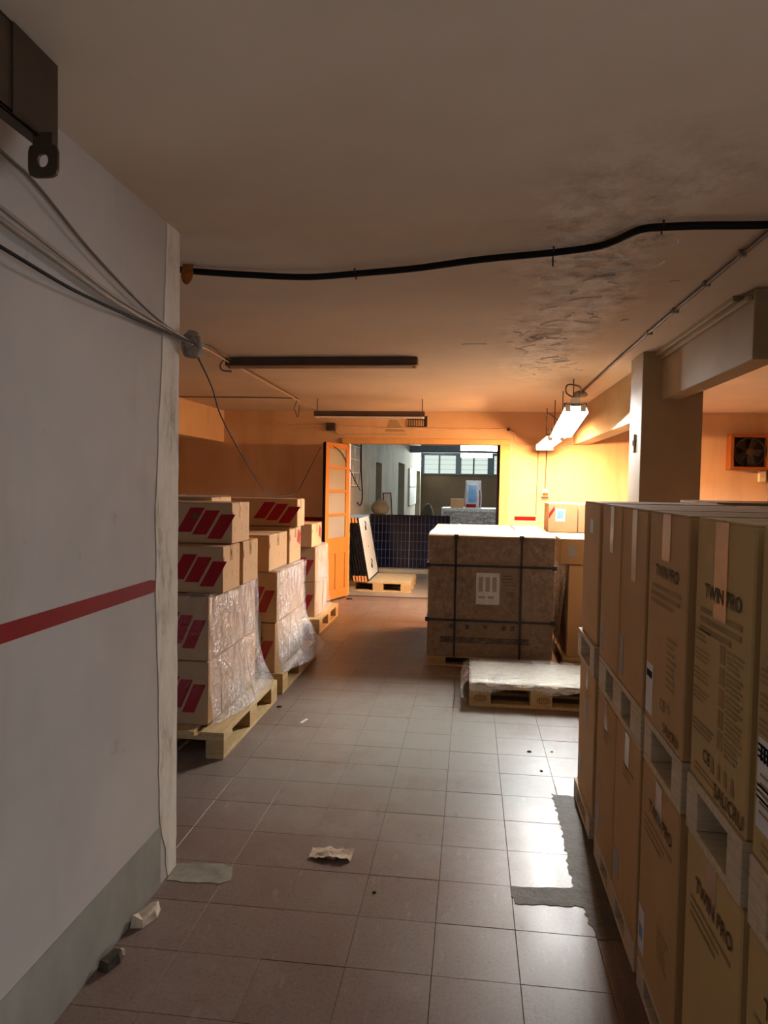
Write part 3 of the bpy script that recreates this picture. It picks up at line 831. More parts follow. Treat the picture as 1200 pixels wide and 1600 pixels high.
obj('label_print', MB().box(-.05, .005, -.1925, -.1916, .125, .195), 'bag_blue', e)
obj('red_mark', MB().poly([(-.125, -.1915, .12), (-.075, -.1915, .20), (-.075, -.1915, .24), (-.125, -.1915, .17)]), 'red_print', e)
e = box_at(.975, 1.40, 6.72, 7.10, 1.084, 1.345, 'upper carton with dark letters, next to the blue-labelled one', group=G4, seam='x')
w4 = wrinkle(.010, 51)
tag(obj('stretch_film', MB().sheet(lambda u, v: (.792 - .075 * v - abs(w4(u, v)) * .6, 5.955 + u * 1.15, .865 - v * .74), 26, 30), 'film_milky'), 'milky creased film on the lit side of the block right of the crate', 'film')

# ---- tall rows of cartons on the right
XR = .53
GR = 'appliance cartons in the right-hand rows'
rows_y = {'A': (3.13, 3.54), 'B1': (2.625, 2.985), 'B2': (2.26, 2.618), 'C': (1.835, 2.215), 'D': (1.435, 1.785), 'E': (1.03, 1.395)}
rows_txt = {'A': 'farthest', 'B1': 'fifth from the camera', 'B2': 'fourth from the camera', 'C': 'third from the camera', 'D': 'second from the camera', 'E': 'nearest the camera'}
def lettering(e, body, size, y, z, mat='ink', squash=1.0):
    o = link('lettering', text_mesh(body, mat, size), e, (-.275 - .0030, y, z), ROT_NX)
    o.scale = (squash, 1, 1)
    return o
def lines(e, y0, y1, z, n, mat='ink_soft', pitch=.012, h=.005, ragged_=True):
    """n printed text lines, y0 (left, farther) to y1 on the -X face"""
    m = MB(); rnd = random.Random(int(abs(z * 1000) + n))
    for k in range(n):
        ye = y1 + (rnd.uniform(0, .35) * (y0 - y1) if ragged_ and k else 0)
        zz_ = z - k * pitch
        m.poly([(-.2762, y0, zz_), (-.2762, ye, zz_), (-.2762, ye, zz_ + h), (-.2762, y0, zz_ + h)])
    obj('print', m, mat, e)
def rect(e, nm, y0, y1, z0, z1, mat, dx=.0012):
    return obj(nm, MB().box(-.275 - dx, -.275, min(y0, y1), max(y0, y1), z0, z1), mat, e)

def right_box(key, upper):
    y0, y1 = rows_y[key]; z0, z1 = (.826, 1.434) if upper else (.088, .692)
    off = {'A': .012, 'B1': 0, 'B2': .002, 'C': 0, 'D': .006, 'E': .004}[key]
    mat = 'cardboard_olive' if key in 'DE' else 'cardboard_row'
    e = carton((XR + off + .275, (y0 + y1) / 2, z0), .55, y1 - y0, z1 - z0,
               '%s of the tall cartons in the %s tier of the right-hand row' % (rows_txt[key], 'upper' if upper else 'lower'), GR, mat, name='appliance_carton', tape=False, seam='x')
    h = (y1 - y0) / 2; H = z1 - z0
    if upper:
        if key == 'A': rect(e, 'label', .03, -.05, .47, .53, 'label_paper')
        if key in ('B1', 'B2'):
            rect(e, 'tape', .02, -.045, .43 if key == 'B1' else .37, H - .004, 'tape_white')
            rect(e, 'label', h - .01, h - .075, .03, .15 if key == 'B1' else .16, 'label_grey')
        if key in ('C', 'D', 'E'):
            rect(e, 'tape', .045, -.035, H - .215 if key != 'C' else H - .13, H - .004, 'tape_clear', .0022)
            lettering(e, 'TWIN PRO', .046, -.01, H - .165, 'ink')
            lines(e, h - .04, -h + .05, H - .215, 3, pitch=.022, h=.012)
        if key == 'C':
            rect(e, 'label', h - .01, h - .085, .02, .165, 'label_paper'); rect(e, 'label_print', h - .02, h - .075, .125, .145, 'ink_black', .002)
            lines(e, -.03, -h + .07, .27, 8, pitch=.018, h=.009)
            lettering(e, 'CE \u2191', .045, -.03, .085, 'ink_soft'); lettering(e, 'SALICRU', .036, -.09, .03, 'ink')
        if key in ('D', 'E'):
            for k in range(5):
                zt = .335 - k * .046
                rect(e, 'pictogram', -.005, -.035, zt - .03, zt + .008, 'ink_soft')
                lines(e, -.045, -.14, zt, 4, pitch=.011, h=.005)
                if k < 4: lines(e, h - .012, .06, zt + .012, 3, pitch=.011, h=.005)
            lines(e, h - .012, .02, .135, 3, pitch=.011, h=.005)
            lettering(e, 'CE', .040, .055, .075, 'ink'); 
            m = MB()
            for q, yy in enumerate((.02, -.02, -.06, -.10)):
                m.poly([(-.2762, yy + .011, .055), (-.2762, yy - .011, .055), (-.2762, yy - .006, .09), (-.2762, yy + .006, .09)])
            obj('pictogram', m, 'ink_soft', e)
            lettering(e, 'SALICRU', .044, -.085, .027, 'ink')
            lines(e, .14, .0, .035, 2, pitch=.012, h=.005, ragged_=False)
        if key == 'E':
            lb_ = rect(e, 'label', h - .015, h - .16, .06, .225, 'label_paper')
            mm = MB(); 
            for q in range(8): mm.box(-.2774, -.2764, h - .035 - q * .014, h - .028 - q * .014, .185, .21)
            obj('bar_print', mm, 'ink_black', lb_)
            mm = MB()
            for q in range(5): mm.box(-.2774, -.2764, h - .11 + .01 * (q % 3), h - .03, .09 + q * .017, .094 + q * .017)
            obj('text_print', mm, 'ink_soft', lb_)
    else:
        rect(e, 'tape', .03, -.03, H - .12, H - .004, 'tape_clear')
        if key in ('C', 'D', 'E'):
            lettering(e, 'TWIN PRO', .048, -.02, H - .10, 'ink')
            lines(e, h - .04, -h + .05, H - .15, 3, pitch=.020, h=.009)
        if key in ('B1', 'B2', 'A'):
            rect(e, 'label', h - .02, h - .10, .06, .15, 'label_grey')
            lines(e, .05, -.10, H - .12, 3, pitch=.018, h=.008)
        if key == 'C': rect(e, 'label', h - .008, h - .075, .04, .17, 'label_paper'); rect(e, 'label_print', h - .02, h - .06, .08, .12, 'bag_blue', .002)
        if key in ('C', 'D'): lines(e, -.02, -h + .06, .22, 6, pitch=.016, h=.007)
        if key == 'A': rect(e, 'label', .02, -.03, .33, .45, 'label_grey')
    return e
for key in rows_y:
    right_box(key, False); right_box(key, True)
for (ya, yb, nm) in ((3.11, 3.56, 'farthest'), (2.26, 2.985, 'second farthest, double'), (1.835, 2.215, 'third from the camera'), (1.435, 1.785, 'second from the camera'), (1.03, 1.395, 'nearest the camera')):
    for z0, h_, tier in ((.694, .130, 'between the tiers'), (0.0, .087, 'on the floor')):
        dbl = (yb - ya) > .5
        pallet('carton_pallet', (XR + .28, (ya + yb) / 2, z0), .56, yb - ya, h_, '%s pale pallet %s of the right-hand row' % (nm, tier), along='y', decks=4, wood='pallet_wood_pale', group='pallets in the right-hand row', nmid=3 if dbl else 2)
# rows of cartons behind the first one
n_ = 0
order = ['nearest', 'second nearest', 'middle', 'fourth', 'farthest']
for ci, (xa, xb) in enumerate(((1.13, 1.68), (1.74, 2.29), (2.34, 2.90))):
    for k, (ya, yb) in enumerate(((1.05, 1.55), (1.62, 2.12), (2.2, 2.75), (2.82, 3.4), (3.5, 4.1))):
        zt = (1.428, 1.434, 1.440)[ci] + (.012 if k == 4 else 0)
        pallet('carton_pallet', ((xa + xb) / 2, (ya + yb) / 2, 0), xb - xa, yb - ya, .12, 'floor pallet under the %s carton of the %s hidden row' % (order[k], ['second', 'third', 'fourth'][ci]), along='y', decks=4, group='pallets of the rear rows', nmid=2)
        box_at(xa, xb, ya, yb, .122, zt, '%s tall carton in the %s row behind the right-hand row' % (order[k], ['second', 'third', 'fourth'][ci]), group='cartons of the rear rows', seam='x', name='appliance_carton')

# ------------------------------------------------------------------ solar panels through the doorway
def solar_panel(name, w, h, loc, eul, label, group, cells=True, back=False):
    """panel standing on its long edge in local XZ, glass to -Y; base centre at the origin"""
    e = empty(name, loc, 0, label, 'solar panel', group); e.rotation_euler = eul
    th = .030; fw = .014
    for x0, x1, z0, z1 in ((-w / 2, w / 2, 0, fw), (-w / 2, w / 2, h - fw, h), (-w / 2, -w / 2 + fw, fw, h - fw), (w / 2 - fw, w / 2, fw, h - fw)):
        obj('frame_bar', MB().box(x0, x1, -th / 2, th / 2, z0, z1), 'panel_frame', e)
    obj('backsheet', MB().box(-w / 2 + fw, w / 2 - fw, -.003, .003, fw, h - fw), 'panel_back', e)
    if cells:
        g = obj('cell_field', MB().box(-w / 2 + fw, w / 2 - fw, -.009, -.0032, fw, h - fw), 'panel_cell', e)
        me = MB()
        for q in range(1, 20):
            x = -w / 2 + fw + q * (w - 2 * fw) / 20; t_ = .006 if q == 10 else .0016
            me.box(x - t_, x + t_, -.0105, -.009, fw, h - fw)
        for q in range(1, 6):
            z = fw + q * (h - 2 * fw) / 6
            me.box(-w / 2 + fw, w / 2 - fw, -.0102, -.009, z - .0014, z + .0014)
        obj('grid_line', me, 'panel_grid', g)['kind'] = 'stuff'
    if back:
        for zz_ in (.18, .80):
            b = obj('junction_box', MB().chbox(-.02, .04, .004, .018, h * zz_ - .03, h * zz_ + .03, .003), 'fan_black', e)
            obj('lead', MB().tube(smooth_path([(.01, .014, h * zz_ + .03), (-.02, .018, h * zz_ + .08), (.03, .016, h * zz_ + .10)], 5), .006, 6), 'black_cable', b)
        obj('sticker', MB().box(-.02, .02, .003, .0045, h * .5 - .015, h * .5 + .015), 'fan_black', e)
    return e
pallet('panel_pallet', (-1.25, 10.35, 0), .92, .95, .14, 'pale pallet in the doorway carrying the leaning panel stack', along='x', decks=5)
obj_sheet = tag(obj('pallet_board', MB().chbox(-1.70, -.80, 9.88, 10.82, .1405, .148, .002), 'insulation_sheet'), 'pale board lying on the pallet in the doorway', 'board')
NP = 6
for k in range(NP):
    off = k * .040
    solar_panel('solar_panel', 1.10, .885, (-1.375 - off, 10.32, .156), (math.radians(0), math.radians(0), 0), ['outermost leaning panel, white back showing, in the doorway stack', 'second panel of the leaning stack in the doorway', 'third panel of the leaning stack in the doorway', 'fourth panel of the leaning stack in the doorway', 'fifth panel of the leaning stack in the doorway', 'innermost panel of the leaning stack in the doorway'][k], 'panels leaning on the doorway pallet', cells=(k == NP - 1), back=(k == 0)).rotation_euler = (Matrix.Rotation(math.radians(-10.5), 3, 'Y') @ Matrix.Rotation(math.radians(-90), 3, 'Z')).to_euler()
for k in range(5):
    for z0 in (.0, .80):
        mm = MB().box(-.012, .012, -.02, .03, 0, .075)
        tag(obj('panel_spacer', mm, 'spacer', None, (-1.395 - k * .04 - z0 * .185, 9.755, .156 + z0), (0, math.radians(-10.5), 0)), '%s orange spacer from the outside at the %s corner of the leaning panels' % (['first', 'second', 'third', 'fourth', 'fifth'][k], 'upper' if z0 else 'lower'), 'spacer', 'orange corner spacers of the panel stack')
solar_panel('solar_panel', 1.36, .90, (-1.02, 12.2, .075), (math.radians(-4), 0, math.radians(0.5)), 'dark gridded panel standing lengthwise behind the doorway pallet', 'panels standing in the hall')
tag(obj('timber_batten', MB().chbox(-1.75, -.25, 12.05, 12.45, 0, .070, .004), 'pallet_wood_pale'), 'pale timber batten under the gridded panel', 'timber')
solar_panel('solar_panel', .16, 1.34, (-1.42, 13.0, 0), (math.radians(-3), math.radians(-3), math.radians(25)), 'narrow dark panel standing on end by the hall wall', 'panels standing in the hall', cells=False)

# ---- other hall things
def lump(name, loc, sx, sy, sz, mat, seed, label, cat, pinch=0.35):
    bm = bmesh.new(); bmesh.ops.create_icosphere(bm, subdivisions=3, radius=1)
    wr_ = wrinkle(.12, seed)
    for v in bm.verts:
        n = v.co.normalized(); k = 1 + wr_(n.x + n.z, n.y - n.z) * .6
        z = max(-.75, v.co.z)
        tp = 1 - pinch * max(0, v.co.z)
        v.co = Vector((v.co.x * sx * k * tp, v.co.y * sy * k * tp, (z + .75) / 1.75 * sz * (1 + wr_(n.y, n.x) * .4)))
    me = bpy.data.meshes.new(name); bm.to_mesh(me); bm.free(); me.materials.append(MATS[mat])
    for p in me.polygons: p.use_smooth = True
    return tag(link(name, me, None, loc), label, cat)
tag(obj('stacked_carton', MB().chbox(-1.76, -1.52, 12.55, 12.9, 0, .96, .004), 'cardboard'), 'plain tall carton hidden behind the gridded panel', 'box')
lump('beige_sack', (-1.60, 12.8, .96), .165, .13, .27, 'sack_beige', 5, 'slumped beige sack above the gridded panel', 'sack', .32)
lump('rubble_sack', (-1.25, 21.0, 0), .22, .3, .95, 'recess_dark', 9, 'brown sack pile at the foot of the hall end wall', 'sack', .05)
hc = empty('hall_crate', (-.02, 15.4, 0), 0, 'film-wrapped crate with white edges in the far hall', 'crate')
obj('body', MB().chbox(-.56, .58, -.4, .4, .1, .98, .006), 'cardboard_crate', hc)
for x0, x1, z0, z1 in ((-.58, .60, .95, 1.02), (-.58, -.53, .1, .95), (.55, .60, .1, .95)):
    obj('edge_board', MB().chbox(x0, x1, -.42, .42, z0, z1, .004), 'white_paint', hc)
obj('skid', MB().box(-.56, .58, -.4, .4, 0, .1), 'pallet_wood', hc)
obj('film_sheet', MB().sheet(lambda u, v, w2=wrinkle(.012, 71): (-.58 + u * 1.18, -.44 + w2(u, v), 1.0 - v * .9), 24, 20), 'film_milky', hc)
tag(obj('hall_box', MB().chbox(-.95, -.50, 14.3, 14.7, 0, .80, .004), 'white_paint'), 'white-edged low crate just behind the gridded panel', 'crate')
e = box_at(-.42, -.14, 15.2, 15.5, 1.02, 1.21, 'small brown carton beside the white bag on the hall crate', tape=False)
bg = empty('printed_bag', (.05, 15.3, 1.02), 0, 'upright white bag with blue panel and red foot on the hall crate', 'bag')
wb_ = wrinkle(.02, 77)
def bagf(sgn):
    return lambda u, v: ((u - .5) * (.34 + .02 * math.sin(v * 5)), sgn * (.07 * math.sin(math.pi * u) ** .5 * math.sin(math.pi * min(1, v + .02)) ** .5) + wb_(u, v) * .3, .58 * v + wb_(v, u) * .5 * (v > .9))
m = MB(); m.sheet(bagf(-1), 14, 18); m.sheet(bagf(1), 14, 18); obj('sack_body', m, 'bag_white', bg)
obj('blue_panel', MB().sheet(lambda u, v: tuple(Vector(bagf(-1)(.2 + u * .5, .2 + v * .62)) + Vector((0, -.006, 0))), 8, 8), 'bag_blue', bg)
obj('red_band', MB().sheet(lambda u, v: tuple(Vector(bagf(-1)(.08 + u * .6, .03 + v * .11)) + Vector((0, -.006, 0))), 8, 3), 'red_print', bg)
obj('red_side', MB().sheet(lambda u, v: tuple(Vector(bagf(-1)(.86 + u * .06, .05 + v * .6)) + Vector((0, -.006, 0))), 3, 8), 'red_print', bg)

# ------------------------------------------------------------------ lamps of the bay
def twin_lamp(name, near, far, label, glow, lip):
    a, b = Vector(near), Vector(far)
    e = empty(name, a, 0, label, 'lamp', 'lit twin-tube fixtures by the right beam')
    d = b - a; L = d.length
    q = d.to_track_quat('Y', 'Z')
    e.rotation_mode = 'QUATERNION'; e.rotation_quaternion = q
    obj('housing', MB().chbox(-.035, .035, 0, L, .045, .095, .006), 'fixture_white', e)
    for sx_ in (-1, 1):
        pr = [(.0, .044), (sx_ * .035, .046), (sx_ * .075, .036), (sx_ * .105, lip), (sx_ * .108, lip), (sx_ * .078, .040), (sx_ * .036, .050), (.0, .048)]
        if sx_ < 0: pr = pr[::-1]
        m = MB(); n0 = len(pr)
        m.v += [(x, 0, z) for x, z in pr] + [(x, L, z) for x, z in pr]
        m.f += [tuple(range(n0)), tuple(reversed(range(n0, 2 * n0)))] + [((k + 1) % n0, k, n0 + k, n0 + (k + 1) % n0) for k in range(n0)]
        obj('reflector', m, 'fixture_white', e)
    for sx_ in (-1, 1):
        tb = obj('tube', MB().tube([(sx_ * .062, .03, 0), (sx_ * .062, L - .03, 0)], .019, 12), glow, e)
        for yy in (.012, L - .012): obj('socket', MB().chbox(sx_ * .062 - .024, sx_ * .062 + .024, yy - .018, yy + .018, -.026, .03, .004), 'fixture_white', tb)
    for yy in (0.02, L - .02): obj('bracket', MB().chbox(-.095, .095, yy - .012, yy + .012, .02, .05, .003), 'fixture_metal', e)
    obj('end_plate', MB().chbox(-.104, .104, L, L + .004, -.036, .046, .001), 'fixture_white', e)  # plate added at the far end to block light onto the back wall
    for yy in (.18, L - .18):
        p = q @ Vector((0, yy, .095)) 
        top = CEIL - a.z
        rod = MB().tube([p, (p.x, p.y, top)], .005, 6)
        for i, v in enumerate(rod.v): rod.v[i] = tuple(q.inverted() @ Vector(v))
        obj('hanger_rod', rod, 'dark_metal', e)
    return e
twin_lamp('twin_tube_lamp', (.865, 6.30, 2.165), (.885, 7.50, 2.035), 'nearer lit twin-tube lamp hanging tilted beside the beam', 'tube_neutral', -.034)
twin_lamp('twin_tube_lamp', (.89, 7.90, 2.015), (.89, 9.10, 1.985), 'farther lit twin-tube lamp close to the back wall', 'tube_warm', .012)
def batten_lamp(loc, L, label, hang, mat, mat2):
    e = empty('unlit_batten_lamp', loc, 0, label, 'lamp', 'unlit batten fixtures in the bay')
    obj('housing', MB().chbox(0, L, -.045, .045, -.025, .035, .006), mat, e)
    obj('reflector', MB().chbox(.01, L - .01, -.07, .07, -.034, -.026, .003), mat2, e)
    for x in (.03, L - .03): obj('end_cap', MB().chbox(x - .014, x + .014, -.03, .03, -.042, -.034, .002), mat2, e)
    if hang:
        for x in (.03, L - .03): obj('hanger_rod', MB().tube([(x, 0, .035), (x, 0, hang)], .005, 6), 'dark_metal', e)
    return e
batten_lamp((-1.88, 5.40, 2.404), 1.47, 'long unlit batten lamp fixed to the ceiling', 0, 'fixture_dark', 'fixture_metal')
batten_lamp((-1.76, 8.0, 2.265), 1.24, 'unlit batten lamp hanging on rods in front of the doorway', .174, 'fixture_dark', 'fixture_white')
e = batten_lamp((2.95, 7.6, 2.19), 1.24, 'unlit batten lamp half seen at the right picture edge', .25, 'fixture_dark', 'fixture_white'); e.rotation_euler.z = math.radians(0)

# ------------------------------------------------------------------ wall fittings
fan = empty('wall_fan', (3.36, YB, 1.745), 0, 'black extractor fan in a wooden box on the back wall', 'fan')
for x0, x1, z0, z1 in ((-.24, -.20, 0, .43), (.20, .24, 0, .43), (-.20, .20, 0, .035), (-.20, .20, .395, .43)):
    obj('frame_board', MB().chbox(x0, x1, -.16, -.001, z0, z1, .003), 'fan_wood', fan)
obj('backplate', MB().box(-.20, .20, -.03, -.02, .035, .395), 'fan_black', fan)
obj('shroud', MB().tube([(.18 * math.cos(a * .2094), -.10, .215 + .175 * math.sin(a * .2094)) for a in range(31)], .012, 6), 'fan_black', fan)
obj('hub', MB().tube([(0, -.13, .215), (0, -.05, .215)], .045, 16), 'dark_metal', fan)
for k in range(5):
    a = k * 1.2566
    c, s_ = math.cos(a), math.sin(a)
    pts = [(.04, -.03), (.15, -.06), (.165, .03), (.05, .03)]
    m = MB(); m.poly([(p * c - q * s_, -.08 - q * .35, .215 + p * s_ + q * c) for p, q in pts])
    obj('blade', m, 'fan_black', fan)
rc = tag(obj('conduit_pipe', MB().tube([(3.62, YB - .02, 2.10), (3.62, YB - .02, 1.2)], .012), 'grey_cable'), 'thin conduit running down beside the wall fan', 'conduit')
tag(obj('junction_box', MB().chbox(3.50, 3.58, YB - .05, YB - .001, 1.60, 1.74, .005), 'switch_plate'), 'small junction box under the wall fan', 'junction box')

# small slatted sign/grille over the doorway
g = empty('vent_grille', (-.73, YB, 2.242), 0, 'small dark slatted grille above the doorway', 'grille')
obj('back', MB().box(-.115, .115, -.012, -.001, 0, .10), 'fan_black', g)
for k in range(10): obj('slat', MB().chbox(-.108 + k * .0225, -.098 + k * .0225, -.022, -.012, .012, .088, .002), 'cream_cable', g)
obj('side_cap', MB().chbox(.115, .15, -.03, -.001, .0, .14, .003), 'fan_black', g)
# conduits on the back wall above the doorway
def cable(name, pts, r, mat, label, cat='cable', n=8, seg=8, group=None):
    return tag(obj(name, MB().tube(smooth_path(pts, n), r, seg), mat), label, cat, group)
yb = YB - .014
cable('conduit_pipe', [(-2.63, yb, 2.29), (-2.58, yb, 2.255), (-2.0, yb, 2.25), (-1.2, yb, 2.225), (0.1, yb, 2.215), (.42, yb, 2.225)], .012, 'cream_cable', 'upper painted conduit above the doorway', 'conduit')
cable('conduit_pipe', [(-1.77, yb, 2.17), (-1.74, yb, 2.145), (-1.60, yb, 2.135), (-1.1, yb, 2.135), (-.85, yb, 2.14)], .009, 'cream_cable', 'lower short conduit just above the door frame', 'conduit')
cable('conduit_pipe', [(.47, yb, 2.21), (.54, yb, 2.16), (.56, yb, 2.06), (.64, yb, 2.02), (.80, yb, 2.02), (1.25, yb, 2.03)], .012, 'cream_cable', 'conduit bending from the doorway corner to the lamps', 'conduit')
tag(obj('junction_box', MB().chbox(-1.90, -1.78, yb - .05, YB - .001, 2.18, 2.28, .005), 'dark_metal'), 'dark junction box above the open door leaf', 'junction box')
tag(obj('junction_box', MB().chbox(.44, .475, yb - .02, YB - .001, 2.20, 2.235, .004), 'fan_black'), 'tiny black clip box at the doorway corner', 'junction box')
cable('wall_wire', [(.84, yb, 1.99), (.835, yb, 1.6), (.83, yb, 1.13)], .0045, 'grey_cable_dark', 'left thin wire hanging down the orange wall')
cable('wall_wire', [(.945, yb, 1.99), (.94, yb, 1.7), (.935, yb, 1.46)], .007, 'grey_cable_dark', 'right wire running down to the wall outlet')
ou = empty('wall_outlet', (.935, YB, 1.37), 0, 'boxy wall outlet above the stack right of the crate', 'outlet')
obj('box', MB().chbox(-.045, .045, -.055, -.001, 0, .10, .005), 'switch_plate', ou)
obj('cover', MB().chbox(-.036, .036, -.062, -.055, .012, .05, .003), 'rust', ou)

# ------------------------------------------------------------------ cables
cz = CEIL - .022
cable('black_cable', [(-1.30, 3.04, cz), (-1.24, 3.09, cz), (-.97, 3.155, cz - .004), (-.745, 3.19, cz - .006), (-.525, 3.173, cz), (-.25, 3.095, cz - .004), (.016, 3.007, cz), (.30, 2.936, cz), (.45, 2.877, cz), (.51, 2.815, cz), (.576, 2.70, cz), (.648, 2.677, cz), (.787, 2.672, cz), (1.0, 2.68, cz), (1.25, 2.66, cz), (1.7, 2.66, cz)], .0138, 'black_cable', 'thick black cable sagging across the ceiling', n=6, seg=10)
for k, (x, y) in enumerate(((-.525, 3.173), (.30, 2.936), (.648, 2.677))):
    e = tag(obj('cable_clip', MB().tube([(x, y - .016, cz), (x, y - .016, CEIL - .003)], .004, 6).tube([(x, y + .014, CEIL - .004), (x + .002, y + .016, cz - (.05 if k == 1 else .02))], .0035, 6), 'dark_metal'), ['clip in the middle of the black ceiling cable', 'hooked clip by the peeling strip on the black cable', 'clip past the bend of the black cable'][k], 'clip')
tag(obj('rusty_plate', MB().prism([(math.cos(a * .35) * .026, math.sin(a * .35) * .066 * (1.1 if math.sin(a * .35) > 0 else .8)) for a in range(18)], -.004, .004), 'rust', None, (-1.245, 3.055, CEIL - .040), (math.radians(78), 0, 0)), 'rusty oval plate at the left end of the black cable', 'plate')
cz2 = CEIL - .014
cable('ceiling_cable', [(1.04, 2.70, cz2), (1.04, 2.84, cz2), (1.035, 3.4, cz2), (1.03, 4.2, cz2), (1.035, 5.5, cz2), (1.055, 7.0, cz2), (1.055, 7.5, cz2)], .009, 'grey_cable_dark', 'painted cable along the ceiling beside the right beam')
for k, y in enumerate((3.02, 3.45, 3.95, 4.5)):
    tag(obj('cable_clip', MB().chbox(1.018, 1.052, y - .008, y + .008, cz2 - .014, CEIL - .001, .002), 'grey_cable'), '%s clip on the cable beside the right beam' % ['nearest', 'second', 'third', 'fourth'][k], 'clip')
lump('cable_joint', (1.02, 7.15, CEIL - .085), .07, .05, .07, 'putty', 14, 'taped cable joint above the lit lamps', 'cable joint', .1)
cable('lamp_lead', [(1.02, 7.1, CEIL - .05), (.95, 6.7, CEIL - .04), (.82, 6.5, CEIL - .05), (.80, 6.42, CEIL - .13), (.86, 6.36, CEIL - .18), (.87, 6.34, 2.255)], .007, 'grey_cable_dark', 'looped lead feeding the nearer lit lamp')
cable('lamp_lead', [(1.0, 7.12, CEIL - .06), (.93, 6.8, CEIL - .12), (.885, 6.5, 2.24)], .007, 'grey_cable_dark', 'short lead from the taped joint to the nearer lamp')
cable('lamp_lead', [(.87, 7.4, 2.14), (.80, 7.7, 2.25), (.78, 7.85, 2.24), (.80, 7.92, 2.10)], .006, 'grey_cable_dark', 'bent lead between the two lit lamps')
# left wall cables and porcelain knob
KN = Vector((-1.075, 2.70, 2.032))
cable('wall_cable', [(-1.09, .9, 2.33), (-1.09, 1.56, 2.25), (-1.09, 1.705, 2.23), (-1.09, 1.98, 2.145), (-1.088, 2.31, 2.071), (-1.082, 2.55, 2.036), KN], .0042, 'grey_cable_dark', 'uppermost cable slanting down the left wall')
cable('wall_cable', [(-1.09, .9, 2.20), (-1.09, 1.56, 2.123), (-1.09, 1.79, 2.093), (-1.09, 2.095, 2.057), (-1.085, 2.31, 2.045), KN + Vector((0, 0, -.004))], .0048, 'grey_cable', 'middle grey cable slanting down the left wall')
cable('wall_cable', [(-1.085, .9, 2.17), (-1.085, 1.56, 2.091), (-1.085, 1.79, 2.068), (-1.085, 2.095, 2.038), (-1.08, 2.42, 2.025), KN + Vector((.006, 0, -.012))], .0075, 'grey_cable', 'thicker grey cable beneath the middle one on the left wall')
cable('wall_cable', [(-1.07, .9, 2.06), (-1.065, 1.53, 2.019), (-1.06, 1.785, 2.001), (-1.06, 1.95, 2.0), (-1.06, 2.14, 2.003), (-1.062, 2.32, 2.012), KN + Vector((.01, 0, -.008))], .0048, 'black_cable', 'sagging black cable across the left wall')
lump('putty_lump', KN + Vector((-.012, .02, -.055)), .040, .05, .105, 'putty', 4, 'lumpy grey putty knob where the cables meet at the wall end', 'cable joint', .0)
cable('ceiling_cable', [KN + Vector((0, .03, .01)), (-1.25, 3.2, 2.114), (-1.49, 4.0, 2.235), (-1.83, 5.2, CEIL - .045), (-1.86, 6.4, CEIL - .05), (-1.86, 7.6, CEIL - .065), (-1.80, 7.95, CEIL - .11), (-1.74, 8.0, 2.31)], .007, 'cream_cable', 'pale cable from the putty knob to the hanging batten')
cable('ceiling_cable', [KN + Vector((0, .03, .02)), (-1.24, 3.2, 2.135), (-1.46, 4.0, 2.25), (-1.80, 5.2, CEIL - .035), (-1.83, 6.4, CEIL - .04), (-1.85, 7.6, CEIL - .05)], .006, 'grey_cable_dark', 'darker cable twisted along the pale one')
cable('loose_cable_end', [(-1.83, 5.2, CEIL - .045), (-1.86, 5.2, CEIL - .085), (-1.85, 5.22, CEIL - .12), (-1.78, 5.22, CEIL - .13)], .006, 'grey_cable_dark', 'loose hooked cable end by the ceiling batten')
cable('loose_cable_end', [(-1.86, 7.6, CEIL - .06), (-1.89, 7.6, CEIL - .15), (-1.86, 7.62, CEIL - .24), (-1.84, 7.6, CEIL - .12)], .005, 'grey_cable_dark', 'dangling cable loop left of the hanging batten')
cable('ceiling_cable', [(-4.0, 7.72, CEIL - .02), (-3.2, 7.70, CEIL - .022), (-2.4, 7.66, CEIL - .03), (-1.86, 7.6, CEIL - .045)], .006, 'grey_cable_dark', 'thin cable crossing the ceiling from the left beam')
cable('hanging_cable', [KN + Vector((.01, .02, -.05)), (-1.22, 3.3, 1.94), (-1.406, 4.0, 1.833), (-1.604, 5.2, 1.557), (-1.76, 6.1, 1.40), (-1.817, 6.6, 1.36), (-1.832, 7.2, 1.365), (-1.845, 7.6, 1.40), (-1.859, 8.1, 1.599), (-1.835, 8.72, 1.93)], .0042, 'black_cable', 'thin dark cable drooping from the putty knob to the door leaf')
cable('hanging_cable', [(-1.80, 8.80, 2.0), (-1.66, 9.1, 1.90), (-1.60, 9.33, 1.72), (-1.54, 9.5, 1.55), (-1.52, 9.9, 1.40)], .006, 'black_cable', 'dark cable looping over the door leaf into the hall')
cable('hall_cable', [(-1.74, 11.35, 2.2), (-1.74, 11.4, 1.7), (-1.73, 11.5, 1.30), (-1.73, 11.3, 1.15), (-1.73, 11.0, 1.2)], .010, 'black_cable', 'black cable hanging beside the barred grille in the hall')

# metal bracket at the upper left
br = empty('steel_bracket', (-1.0, 1.2, CEIL - .20), 0, 'dark steel channel with a holed lug at the top of the left wall', 'bracket')
obj('channel_web', MB().chbox(.045, .055, -1.2, .36, .0, .184, .003), 'dark_metal', br)
obj('channel_flange', MB().chbox(-.10, .055, -1.2, .36, .176, .186, .003), 'dark_metal', br)
obj('channel_flange', MB().chbox(.015, .055, -1.2, .36, .0, .010, .003), 'dark_metal', br)
obj('end_plate', MB().chbox(.055, .060, .20, .36, .0, .184, .002), 'dark_metal', br)
